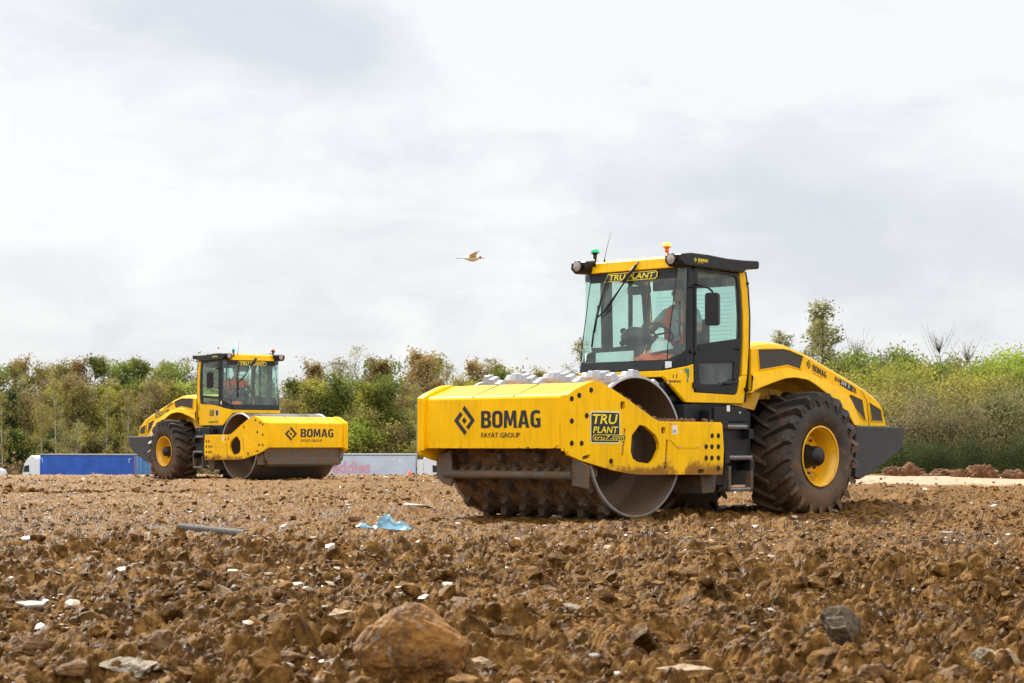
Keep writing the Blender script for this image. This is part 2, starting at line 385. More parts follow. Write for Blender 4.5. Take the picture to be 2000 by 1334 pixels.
# ------------------------------------------------------------------ terrain
def hash2(ix, iy, k):
    h = (ix.astype(np.int64)*374761393+iy.astype(np.int64)*668265263+k*2147483647) & 0x7fffffff
    h = ((h ^ (h >> 13))*1274126177) & 0x7fffffff
    h = ((h ^ (h >> 16))*2246822519) & 0x7fffffff
    return ((h ^ (h >> 15)) & 0xffffff)/float(0xffffff)
def vnoise(x, y, k=0):
    ix, iy = np.floor(x), np.floor(y); fx, fy = x-ix, y-iy
    fx = fx*fx*(3-2*fx); fy = fy*fy*(3-2*fy)
    a = hash2(ix, iy, k); b = hash2(ix+1, iy, k); c = hash2(ix, iy+1, k); d = hash2(ix+1, iy+1, k)
    return (a*(1-fx)+b*fx)*(1-fy)+(c*(1-fx)+d*fx)*fy-.5
def sstep(t): t = np.clip(t, 0, 1); return t*t*(3-2*t)
def lumps(x, y, s, k, dens=.75):
    """angular clods: for each jittered cell a tilted, flattened boulder top"""
    u, v = x/s, y/s; ix, iy = np.floor(u), np.floor(v); best = np.zeros_like(x)
    for dx in (-1, 0, 1):
        for dy in (-1, 0, 1):
            jx, jy = ix+dx, iy+dy
            cx = jx+hash2(jx, jy, k); cy = jy+hash2(jx, jy, k+1)
            r = .35+.45*hash2(jx, jy, k+2); on = hash2(jx, jy, k+3) < dens
            a = hash2(jx, jy, k+4)*6.283; e = .55+.45*hash2(jx, jy, k+5)
            px, py = u-cx, v-cy
            qx = px*np.cos(a)+py*np.sin(a); qy = (-px*np.sin(a)+py*np.cos(a))/e
            d = .55*np.hypot(qx, qy)+.45*np.maximum(np.abs(qx), np.abs(qy))
            tx = hash2(jx, jy, k+6)-.5; ty = hash2(jx, jy, k+7)-.5
            h = (np.clip(1-(d/r)**2.2, 0, 1)**.6)*r*(.55+.5*hash2(jx, jy, k+8)+.8*(tx*px+ty*py))
            best = np.maximum(best, np.where(on, h, 0))
    return best*s
def base_z(x, y):
    left = 1-sstep((x-5.5)/6.0)
    z = -4.2*sstep((y-57)/22.0)*left
    z = z-.25*sstep((y-62)/20)*(1-left)
    z = z+np.where(y < 57, .10*vnoise(x/5.5, y/5.5, 3)+.085*vnoise(x/1.7, y/1.2, 5), 0)*sstep((57-y)/6+.0)
    # heaped, loose soil in the foreground, a worked strip further out
    z = z+.085*np.exp(-((y-12.6)/1.0)**2)*np.exp(-((x+1.9)/1.3)**2)
    z = z+.07*np.exp(-((y-15.5)/.8)**2)*np.exp(-((x-.5)/1.5)**2)
    z = z-.03*sstep((12-y)/6)
    z = z+.05*np.exp(-((y-39)/1.0)**2)*(.5+vnoise(x/1.3, y/2, 9))*sstep((-x-2.5)/2)
    return z
def ground_z(x, y):
    x = np.asarray(x, float); y = np.asarray(y, float)
    wx = x+.06*vnoise(x*9, y*9, 50); wy = y+.06*vnoise(x*9, y*9, 51)
    worked = .55+.45*sstep((19.0-y)/6)+.35*sstep((vnoise(x/2.2, y/3.5, 31)+.12)*3)
    worked = worked*np.where(y > 57, .3, 1)*(.6+.4*sstep((37-y)/6+.5))
    track = sstep((y-38.5)/1.5)*sstep((51-y)/1.5)*sstep((x-5)/1.5)
    worked = worked*(1-.9*track)
    dn = .35+.3*sstep((vnoise(x/1.1, y/1.1, 12)+.2)*2.5)
    z = base_z(x, y)
    z = z+worked*(np.maximum(.30*lumps(wx, wy, .42, 100, .30), np.maximum(.55*lumps(wx, wy, .19, 120, .40), .7*lumps(wx, wy, .09, 140, .55)))+.8*lumps(wx, wy, .042, 160, .85))
    rg_ = 1-2*np.abs(vnoise(x/.32, y/.32, 71))*2; z = z+worked*(.10*vnoise(x/.45, y/.45, 70)+.026*rg_+.060*vnoise(x/.13, y/.13, 7)+.031*vnoise(x/.055, y/.055, 8)+.014*vnoise(x/.024, y/.024, 18))
    z = z-.055*worked
    for (cx, cy, r) in WHEEL_SPOTS:                      # pressed flat where machines stand
        w = np.exp(-(((x-cx)**2+(y-cy)**2)/(r*r))**2); z = z*(1-w)+(-.01)*w+w*.012*vnoise(x/.06, y/.06, 77)
    return z
POSE1 = (Vector((0.565, 23.252, 0)), math.atan2(-math.cos(R(44.136)), -math.sin(R(44.136))))
POSE2 = (Vector((-5.404, 48.332, 0)), math.atan2(-math.cos(R(39.206)), math.sin(R(39.206))))
WHEEL_SPOTS = []
for P, a in (POSE1, POSE2):
    for lx, ly in ((0, .75), (0, 0), (0, -.75), (-3.2, .9), (-3.2, -.9)):
        q = P+Vector((lx*math.cos(a)-ly*math.sin(a), lx*math.sin(a)+ly*math.cos(a), 0)); WHEEL_SPOTS.append((q.x, q.y, .55))

def mat_soil(name, clod=False):
    m, nt, b = new_mat(name)
    g = N(nt, 'ShaderNodeNewGeometry'); P = g.outputs['Position']
    n0 = noise(nt, P, .22, 4, .6); n1 = noise(nt, P, 1.6, 6, .65); n2 = noise(nt, P, 11, 7, .75); n3 = noise(nt, P, 70, 4, .7)
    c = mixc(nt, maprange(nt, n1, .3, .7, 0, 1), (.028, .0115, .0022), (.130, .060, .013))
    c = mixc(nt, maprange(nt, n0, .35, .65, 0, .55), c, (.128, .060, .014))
    c = mixc(nt, maprange(nt, n2, .46, .68, 0, .8), c, (.36, .195, .062))  # dry soil patches; sunlit clod tops painted in with them
    c = mixc(nt, maprange(nt, n2, .49, .36, 0, .85), c, (.016, .006, .001))  # moist soil patches; dark crevice shade painted in with them
    # chips of pale stone
    vo = N(nt, 'ShaderNodeTexVoronoi'); vo.inputs['Scale'].default_value = 26; L(nt, P, vo.inputs['Vector'])
    sv = N(nt, 'ShaderNodeSeparateColor'); L(nt, vo.outputs['Color'], sv.inputs[0])
    chip = math_n(nt, 'MULTIPLY', maprange(nt, sv.outputs[0], .93, .95, 0, 1), maprange(nt, vo.outputs['Distance'], .34, .26, 0, 1))
    chip = math_n(nt, 'MULTIPLY', chip, maprange(nt, n1, .40, .56, .1, 1))
    c = mixc(nt, chip, c, (.42, .33, .24))
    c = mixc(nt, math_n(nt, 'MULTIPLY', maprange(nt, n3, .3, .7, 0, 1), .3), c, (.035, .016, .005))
    sp = N(nt, 'ShaderNodeSeparateXYZ'); L(nt, P, sp.inputs[0]); X, Y = sp.outputs[0], sp.outputs[1]
    dr = maprange(nt, Y, 19, 32, 0, .55); c = mixc(nt, math_n(nt, 'MULTIPLY', dr, maprange(nt, n1, .35, .6, .2, 1)), c, (.170, .085, .018))
    if not clod:
        st = N(nt, 'ShaderNodeMapping'); st.inputs['Scale'].default_value = (.35, 1.3, 1); L(nt, P, st.inputs[0])
        ns = noise(nt, st.outputs[0], .9, 5, .65)
        Yn = math_n(nt, 'ADD', Y, math_n(nt, 'MULTIPLY', math_n(nt, 'SUBTRACT', ns, .5), 9))
        # pale dry haul track on the right, thin pale band at the crest
        tr = math_n(nt, 'MULTIPLY', maprange(nt, Yn, 38.5, 40.5, 0, 1), maprange(nt, Yn, 53, 50, 0, 1))
        tr = math_n(nt, 'MULTIPLY', tr, maprange(nt, X, 4.0, 6.5, 0, 1))
        c = mixc(nt, math_n(nt, 'MULTIPLY', tr, .9), c, (.40, .28, .19))
        cr = math_n(nt, 'MULTIPLY', maprange(nt, Yn, 50, 53, 0, 1), maprange(nt, Y, 62, 58, 0, 1))
        c = mixc(nt, math_n(nt, 'MULTIPLY', cr, .45), c, (.24, .14, .05))
        pass
        far = maprange(nt, Y, 64, 72, 0, 1); c = mixc(nt, far, c, (.085, .075, .035))
    L(nt, c, b.inputs['Base Color'])
    rg = maprange(nt, n2, .38, .62, .46, .85); L(nt, rg, b.inputs['Roughness']); b.inputs['Specular IOR Level'].default_value = .09; b.inputs['Specular Tint'].default_value = (1, .72, .42, 1)
    bp = N(nt, 'ShaderNodeBump'); bp.inputs['Strength'].default_value = .5; bp.inputs['Distance'].default_value = .006
    h = math_n(nt, 'ADD', n2, math_n(nt, 'MULTIPLY', n3, .5)); L(nt, h, bp.inputs['Height']); L(nt, bp.outputs[0], b.inputs['Normal'])
    return m
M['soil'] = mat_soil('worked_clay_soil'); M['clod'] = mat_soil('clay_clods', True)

def make_ground():
    k = .684/1000; d = [4.6]
    while d[-1] < 61: d.append(d[-1]+k*d[-1]**1.5)
    d = np.array(d); t = np.linspace(-.42, .42, 1150)
    X = d[:, None]*t[None, :]; Y = np.repeat(d[:, None], len(t), 1)
    Z = ground_z(X, Y); n, m = X.shape
    # hem the fine sheet down into the coarse one
    e = np.minimum(np.minimum(np.arange(m), m-1-np.arange(m))[None, :]/12., np.minimum(np.arange(n), 400)[:, None]/12.)
    Z = Z-.2*(1-np.clip(e, 0, 1))
    V = np.stack([X, Y, Z], 2).reshape(-1, 3)
    i = np.arange(n-1)[:, None]*m+np.arange(m-1)[None, :]
    F = np.stack([i, i+1, i+m+1, i+m], 2).reshape(-1, 4)
    # coarse sheet all round, out to the horizon
    r = np.concatenate([np.linspace(0, 100, 101)[1:], np.geomspace(104, 9000, 40)]); a = np.linspace(0, 2*np.pi, 181)[:-1]
    X2 = np.concatenate([[0], (r[:, None]*np.cos(a)).ravel()]); Y2 = np.concatenate([[0], (r[:, None]*np.sin(a)).ravel()])
    Z2 = base_z(X2, Y2)-.17
    Z2 = np.where((Y2 > 60), Z2+.12, Z2)
    o = len(V); V2 = np.stack([X2, Y2, Z2], 1); q = len(a)
    f = []
    for j in range(len(r)-1):
        b0 = o+1+j*q; k0 = np.arange(q); k1 = (k0+1) % q
        f.append(np.stack([b0+k0, b0+q+k0, b0+q+k1, b0+k1], 1))
    k0 = np.arange(0, q, 2); f.append(np.stack([np.full(len(k0), o), o+1+k0, o+1+(k0+1) % q, o+1+(k0+2) % q], 1))
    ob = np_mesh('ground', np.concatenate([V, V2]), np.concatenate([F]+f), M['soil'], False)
    tag(ob, kind='structure'); return ob
make_ground()

def ico(sub):
    import bmesh
    bm = bmesh.new(); bmesh.ops.create_icosphere(bm, subdivisions=sub, radius=1)
    V = np.array([v.co[:] for v in bm.verts]); F = np.array([[v.index for v in f.verts] for f in bm.faces]); bm.free()
    return V, F
ICO = {k: ico(k) for k in (1, 2, 3, 4, 5, 6)}
def noise3(P, s, seed):
    return vnoise(P[:, 0]/s+seed*1.7, P[:, 1]/s+P[:, 2]/s*1.31, seed)+vnoise(P[:, 2]/s+seed, P[:, 0]/s*.73-P[:, 1]/s, seed+9)
def rock_shape(sub, seed, cuts=7, rough=.12):
    rg = np.random.RandomState(seed); V, F = ICO[sub]; V = V.copy()
    for _ in range(cuts):                              # planar facets: broken stone, not pebbles
        nrm = rg.normal(size=3); nrm /= np.linalg.norm(nrm); dd = rg.uniform(.45, .8)
        s = V@nrm; V = V-np.outer(np.maximum(s-dd, 0), nrm)
    r = 1+rough*noise3(V, .6, seed)+rough*.5*noise3(V, .22, seed+3)
    return V*r[:, None], F
def scatter(name, n, dist, size, mat, seed, sub=1, flat=(.4, .85), label=None, cat=None, sink=.30, dens=None, cuts=12):
    rg = np.random.RandomState(seed)
    vs = [rock_shape(sub, seed*10+i, cuts, .17) for i in range(10)]
    d = rg.uniform(1/np.sqrt(dist[1]), 1/np.sqrt(dist[0]), n)**-2 if False else np.sqrt(rg.uniform(dist[0]**2, dist[1]**2, n))
    t = rg.uniform(-.36, .36, n); x, y = d*t, d
    if dens is not None:
        keep = rg.uniform(size=n) < dens(x, y); x, y = x[keep], y[keep]
    n = len(x); s = size[0]*(size[1]/size[0])**(rg.uniform(size=n)**2.6)
    z = ground_z(x, y); VV = []; FF = []; off = 0
    nv = len(vs[0][0])
    kind = rg.randint(0, 10, n); A = rg.uniform(0, 6.283, (n, 3)); S = rg.uniform(flat[0], flat[1], n); E = rg.uniform(.6, 1, n)
    base = np.array([v[0] for v in vs])[kind]            # n, nv, 3
    base = base*np.stack([np.ones(n), E, S], 1)[:, None, :]
    tilt = (A[:, 0]-3.14)*.18; c, s_ = np.cos(tilt), np.sin(tilt)
    yv = base[:, :, 1]*c[:, None]-base[:, :, 2]*s_[:, None]; zv = base[:, :, 1]*s_[:, None]+base[:, :, 2]*c[:, None]
    c, s_ = np.cos(A[:, 2]), np.sin(A[:, 2])
    xx = base[:, :, 0]*c[:, None]-yv*s_[:, None]; yy = base[:, :, 0]*s_[:, None]+yv*c[:, None]
    V = np.stack([xx*s[:, None]+x[:, None], yy*s[:, None]+y[:, None], zv*s[:, None]+(z+s*S*(1-2*sink)*.9)[:, None]], 2)
    F = vs[0][1][None]+(np.arange(n)*nv)[:, None, None]
    o = np_mesh(name, V.reshape(-1, 3), F.reshape(-1, 3), mat, False)
    tag(o, label, cat, kind='stuff'); return o
free_of_wheels = lambda x, y: 1.0-np.clip(sum(np.exp(-(((x-a)**2+(y-b)**2)/(r*r))**2) for a, b, r in WHEEL_SPOTS), 0, 1)
dn1 = lambda x, y: free_of_wheels(x, y)*(.45+.55*sstep((vnoise(x/.8, y/.8, 200)+.15)*3))
dn2 = lambda x, y: free_of_wheels(x, y)*(.2+.8*sstep((vnoise(x/2.5, y/2.5, 201)+.05)*3))*(1-.92*(sstep((y-38)/1.5)*sstep((52-y)/1.5)*sstep((x-5)/1.5)))
M['chip'] = simple('pale_stone_chips', (.30, .21, .13), .45, vary=.5, vscale=3)
M['chipw'] = simple('white_stone_chips', (.40, .34, .28), .38, vary=.45, vscale=3)  # pale shards that also stand in for wet glints on the soil
scatter('soil_clods', 34000, (5, 12.5), (.005, .028), M['clod'], 1, 1, label='small brown clay clods covering the foreground', cat='soil clods', dens=dn1)
scatter('soil_clods', 3600, (5.5, 14), (.016, .085), M['clod'], 2, 3, (.45, .95), label='fist sized lumps of brown clay strewn over the foreground', cat='soil clods', dens=dn1)
scatter('soil_clods', 26000, (12, 25), (.008, .045), M['clod'], 3, 1, label='brown clay clods scattered in front of the near roller', cat='soil clods', dens=dn2)
scatter('soil_clods', 1500, (13, 30), (.02, .08), M['clod'], 4, 2, label='larger clay lumps lying in the middle of the field', cat='soil clods', dens=dn2)
scatter('soil_clods', 20000, (25, 57), (.015, .07), M['clod'], 5, 1, label='clay clods on the far part of the field', cat='soil clods', dens=dn2)
cd = lambda x, y: free_of_wheels(x, y)*(.12+.88*sstep((vnoise(x/1.3, y/2.2, 333)-.02)*5))
scatter('stone_chips', 2000, (5.5, 14), (.007, .034), M['chip'], 6, 1, (.12, .4), label='pale flat stone chips in the foreground soil', cat='stone chips', sink=.1, dens=cd, cuts=9)
scatter('stone_chips', 1500, (6.5, 16), (.008, .05), M['chipw'], 7, 1, (.08, .22), label='near white flat shards catching the light', cat='stone chips', sink=.05, dens=cd, cuts=9)
scatter('stone_chips', 3800, (14, 34), (.012, .05), M['chip'], 8, 1, (.12, .4), label='pale stone chips around the middle distance', cat='stone chips', sink=.1, dens=cd, cuts=9)
scatter('stone_chips', 6500, (15, 56), (.015, .075), M['chipw'], 9, 1, (.08, .22), label='white flat shards out across the field', cat='stone chips', sink=.05, dens=cd, cuts=9)

PLATES = ((-1.18, 10.7, .55), (-2.2, 9.4, .40), (-1.02, 11.7, .30), (.52, 13.8, .30), (1.55, 13.8, .35), (3.6, 16.5, .5), (-3.2, 16.5, .6), (-.45, 10.3, .25), (2.4, 9.6, .3), (-1.9, 16.0, .4))
pd_ = lambda x, y: np.clip(sum(np.exp(-(((x-a)/r)**2+((y-b)/(r*1.3))**2)) for a, b, r in PLATES), 0, 1)
M['plate'] = simple('tan_stone_plates', (.36, .27, .17), .42, vary=.5, vscale=3)
scatter('stone_plates', 9000, (8, 18), (.012, .060), M['plate'], 11, 1, (.10, .35), label='broken tan stone plates lying in patches on the soil', cat='stone plates', sink=.1, dens=pd_, cuts=10)
scatter('stone_plates', 3000, (8, 18), (.010, .045), M['chipw'], 12, 1, (.05, .15), label='shiny pale flakes among the tan stone plates', cat='stone plates', sink=.0, dens=pd_, cuts=10)
scatter('soil_clods', 5000, (34, 38.5), (.03, .13), M['clod'], 13, 2, label='row of larger dark clods left of and before the far roller', cat='soil clods', dens=lambda x, y: free_of_wheels(x, y)*sstep((-x-4.2)/1.5)*np.exp(-((y-36.4)/.7)**2))
# ------------------------------------------------------------------ rollers
PLATE = [(1.155, 1.312), (1.06, 1.362), (.859, 1.438), (.79, 1.456), (.732, 1.462), (.641, 1.449), (.439, 1.38), (.14, 1.25), (-.165, 1.105), (-.24, 1.072), (-.319, 1.050), (-.40, 1.047), (-1.395, 1.047), (-1.42, 1.02),
         (-1.446, .742), (-1.43, .48), (-1.41, .456), (-.011, .468), (.2, .483), (.439, .517), (.949, .624), (1.13, .68), (1.155, .72)]
HOLE = [(.012, 1.007), (-.088, .992), (-.262, .893), (-.318, .806), (-.318, .743), (-.24, .63), (-.165, .584), (.045, .606), (.122, .644), (.158, .719), (.14, .89)]
def sd(dx=.072): return lambda p: [(a+dx, b) for a, b in p]
BOLTS = [(.793, 1.366), (.979, 1.307), (1.094, 1.27), (.863, 1.097), (1.094, 1.038), (1.094, .807), (.942, .807), (.478, .618), (-1.232, .894), (-1.345, .894), (-1.127, .771), (-1.229, .771), (-1.345, .771), (-1.127, .645), (-1.229, .645), (-1.345, .645), (-1.345, .528)]
def xz(s): return lambda a, b, d: (a, s*d, b)
def xz2(s, y): return lambda a, b: (a, s*y, b)
DIAM = [[(0, 116), (80, 0), (30, -74), (12, -52), (48, -2), (-17, 88)], [(-32, 68), (-82, -2), (0, -117), (17, -90), (-48, -2), (-14, 43)], [(-2, 26), (16, -2), (-2, -30), (-20, -2)]]
def add_logo(mb, c, u, v, w, h, mi=0):
    c, u, v = Vector(c), Vector(u), Vector(v)
    for p in DIAM: mb.flat(p, lambda a, b: c+u*(a/82*w/2)+v*(b/117*h/2), mi, u.cross(v))
def disc(mb, c, u, v, r, mi=0, n=16):
    c, u, v = Vector(c), Vector(u), Vector(v); mb.flat([(r*math.cos(2*math.pi*i/n), r*math.sin(2*math.pi*i/n)) for i in range(n)], lambda a, b: c+u*a+v*b, mi, u.cross(v))
def resample(prof, x):
    for (a, za), (b, zb) in zip(prof, prof[1:]):
        lo, hi = min(a, b), max(a, b)
        if lo <= x <= hi: return za+(zb-za)*(x-a)/(b-a) if b != a else za
    return prof[-1][1] if abs(x-prof[-1][0]) < abs(x-prof[0][0]) else prof[0][1]

def tyre_mesh(s):
    """big ribbed tractor tyre, axle along y, outer side towards s"""
    mb = MB(); W = .31
    prof = [(.345, -.22), (.37, -.27), (.46, -.305), (.56, -.31), (.64, -.295), (.69, -.262), (.712, -.18), (.722, 0), (.712, .18), (.69, .262), (.64, .295), (.56, .31), (.50, .312), (.46, .305), (.37, .27), (.345, .22)]
    mb.lathe([(r, s*h) for r, h in prof], (0, 0, 0), 'y', 72, 0)
    n = 21
    for side in (-1, 1):
        for i in range(n):
            a0 = 2*math.pi*(i+(.5 if side > 0 else 0))/n
            path = []
            for t in (0, .07, .16, .4, .7, 1.0):                 # 0 at the shoulder foot, 1 past the middle
                if t == 0: y, r0, r1 = side*.322, .60, .625
                elif t == .07: y, r0, r1 = side*.330, .64, .715
                elif t == .16: y, r0, r1 = side*.305, .66, .762
                else:
                    y = side*(.305-(t-.16)*.40); r0, r1 = .69, .775 if t < .9 else .765
                a = a0+.30*(1-t)**1.15
                hw = .024 if t > .1 else .032
                if t == 1.0: hw = .019
                path.append((y, r0, r1, a, hw))
            vs = []
            for y, r0, r1, a, hw in path:
                for r, k in ((r0, -1.45), (r1, -.85), (r1, .85), (r0, 1.45)):
                    aa = a+k*hw/.75; vs.append((r*math.cos(aa), y, r*math.sin(aa)))
            fs = []
            for j in range(len(path)-1):
                for k in range(3): fs.append((j*4+k, j*4+k+1, j*4+4+k+1, j*4+4+k))
            m = (len(path)-1)*4
            fs += [(3, 2, 1, 0), (m, m+1, m+2, m+3)]
            if side > 0: fs = [f[::-1] for f in fs]
            mb.add(vs, fs, 0)
    return mb
def ring_weld(mb, r, y0, y1, n=48, mi=0): mb.lathe([(r, y0), (r+.012, (y0+y1)/2), (r, y1)], (0, 0, 0), 'y', n, mi)

def person(root_name, label, pose, orange_vest=True, par_loc=(0, 0, 0), rz=0):
    """seated figure; pose is a dict of joints in metres, x forward, z up, origin between the hips"""
    root = empty(root_name, par_loc, rz, label, 'person')
    def skinned(name, joints, edges, mat, parent, sub=2):
        names_ = list(joints); me = bpy.data.meshes.new(name)
        me.from_pydata([joints[n][0] for n in names_], [(names_.index(a), names_.index(b)) for a, b in edges], [])
        me.materials.append(mat); o = bpy.data.objects.new(name, me); COL.objects.link(o); o.parent = parent
        sk = o.modifiers.new('skin', 'SKIN'); sk.use_smooth_shade = True
        if not me.skin_vertices: 
            bpy.context.view_layer.objects.active = o; bpy.ops.mesh.customdata_skin_add()
        for i, n in enumerate(names_):
            r = joints[n][1]; me.skin_vertices[0].data[i].radius = r if isinstance(r, tuple) else (r, r)
            me.skin_vertices[0].data[i].use_root = (i == 0)
        ss = o.modifiers.new('sub', 'SUBSURF'); ss.levels = sub; ss.render_levels = sub
        return o
    p = pose
    J = {'pelvis': ((0, 0, 0), (.15, .12)), 'belly': ((-.01, 0, .16), (.14, .11)), 'chest': ((-.02, 0, .36), (.17, .12)), 'neckb': ((-.01, 0, .50), (.075, .07)),
         'neck': ((.01, 0, .56), .055), 'skull0': ((.035, 0, .64), (.072, .085)), 'skull1': ((.03, 0, .735), (.078, .098)), 'crown': ((.022, 0, .80), (.055, .07))}
    E = [('pelvis', 'belly'), ('belly', 'chest'), ('chest', 'neckb'), ('neckb', 'neck'), ('neck', 'skull0'), ('skull0', 'skull1'), ('skull1', 'crown')]
    for sgn, k in ((1, 'l'), (-1, 'r')):
        J['sh'+k] = ((-.02, sgn*.19, .46), .062); J['el'+k] = (p['el'+k], .045); J['wr'+k] = (p['wr'+k], .029)
        J['hip'+k] = ((.05, sgn*.09, -.01), .085); J['kn'+k] = ((.44, sgn*.14, .03), .062); J['an'+k] = ((.55, sgn*.14, -.36), .042); J['toe'+k] = ((.70, sgn*.15, -.40), .035)
        E += [('chest', 'sh'+k), ('sh'+k, 'el'+k), ('el'+k, 'wr'+k), ('pelvis', 'hip'+k), ('hip'+k, 'kn'+k), ('kn'+k, 'an'+k), ('an'+k, 'toe'+k)]
        w = Vector(p['wr'+k]); f = (w-Vector(p['el'+k])).normalized(); palm = w+f*.06
        J['palm'+k] = (tuple(palm), (.034, .018)); E.append(('wr'+k, 'palm'+k))
        side = f.cross(Vector((0, 0, 1))).normalized(); dn = Vector((0, 0, -1))
        for i, (off, ln) in enumerate(((-.030, .062), (-.010, .075), (.010, .070), (.028, .055))):
            a = palm+side*off+f*.02; b = a+f*ln*.5+dn*.012; c = b+f*ln*.2+dn*ln*.5
            J[f'f{i}a{k}'] = (tuple(a), .0095); J[f'f{i}b{k}'] = (tuple(b), .009); J[f'f{i}c{k}'] = (tuple(c), .0075)
            E += [('palm'+k, f'f{i}a{k}'), (f'f{i}a{k}', f'f{i}b{k}'), (f'f{i}b{k}', f'f{i}c{k}')]
        a = w+f*.025+side*(-.035*sgn); b = a+f*.03+side*(-.018*sgn)+dn*.01
        J['ta'+k] = (tuple(a), .011); J['tb'+k] = (tuple(b), .009); E += [('wr'+k, 'ta'+k), ('ta'+k, 'tb'+k)]
    body = skinned('body', J, E, M['skin'], root)
    # face: nose, brow, mouth, ears, eyes as small meshes of the head
    h = MB(); h.cyl((.118, 0, .70), (.150, 0, .672), .010, .016, 8); h.cyl((.12, -.022, .622), (.12, .022, .622), .007, .007, 8)
    for sgn in (1, -1): h.lathe([(.002, -.012), (.022, -.004), (.026, .004), (.010, .010)], (.03, sgn*.084, .69), 'y', 10)
    h.build('face', M['skin'], root)
    ey = MB()
    for sgn in (1, -1): ey.lathe([(.001, -.008), (.010, -.003), (.010, .003), (.001, .007)], (.118, sgn*.032, .705), 'x', 10)
    ey.build('eyes', M['white'], root)
    HV, HF = ICO[3]; hv = HV*np.array([.108, .088, .09])+np.array([.012, 0, .765]); keep = [f for f in HF if hv[f][:, 2].mean()+.55*hv[f][:, 0].mean() > .0+.733 - .0 or hv[f][:, 0].mean() < -.02 and hv[f][:, 2].mean() > .68]
    hb = MB(); hb.add([tuple(v) for v in hv], [tuple(f) for f in keep], 0, True); hb.build('hair', M['hair'], root)
    T = {'a': ((0, 0, .02), (.165, .135)), 'b': ((-.01, 0, .17), (.155, .125)), 'c': ((-.02, 0, .36), (.18, .135)), 'd': ((-.012, 0, .485), (.10, .085))}
    TE = [('a', 'b'), ('b', 'c'), ('c', 'd')]
    for k in 'lr':
        s = Vector(J['sh'+k][0]); e = Vector(J['el'+k][0]); T['s'+k] = (tuple(s), .075); T['e'+k] = (tuple(s.lerp(e, .75)), .062); TE += [('c', 's'+k), ('s'+k, 'e'+k)]
    skinned('shirt', T, TE, M['shirt'] if orange_vest else M['orange'], root)
    Q = {'a': ((0, 0, .0), (.17, .14))}; QE = []
    for k in 'lr':
        Q['h'+k] = (J['hip'+k][0], .1); Q['k'+k] = (J['kn'+k][0], .075); Q['n'+k] = (J['an'+k][0], .056); QE += [('a', 'h'+k), ('h'+k, 'k'+k), ('k'+k, 'n'+k)]
    skinned('trousers', Q, QE, M['trouser'], root)
    if orange_vest:
        v = MB()
        for sgn in (1, -1):
            v.tube([(.135, sgn*.10, .05), (.128, sgn*.105, .2), (.125, sgn*.11, .36), (.06, sgn*.105, .50), (-.02, sgn*.10, .535), (-.11, sgn*.10, .47), (-.16, sgn*.10, .3), (-.15, sgn*.1, .06)], .036, 8)
        v.tube([(.14, .14, .08), (.165, 0, .07), (.14, -.14, .08), (0, -.185, .08), (-.14, -.1, .08), (-.14, .1, .08), (0, .185, .08), (.14, .14, .08)], .045, 8)
        v.build('safety_vest', M['orange'], root)
        gl = MB(); gl.tube([(.157, .10, .2), (.15, .10, .3)], .014, 6); gl.build('reflective_strip', M['white'], root)
    return root

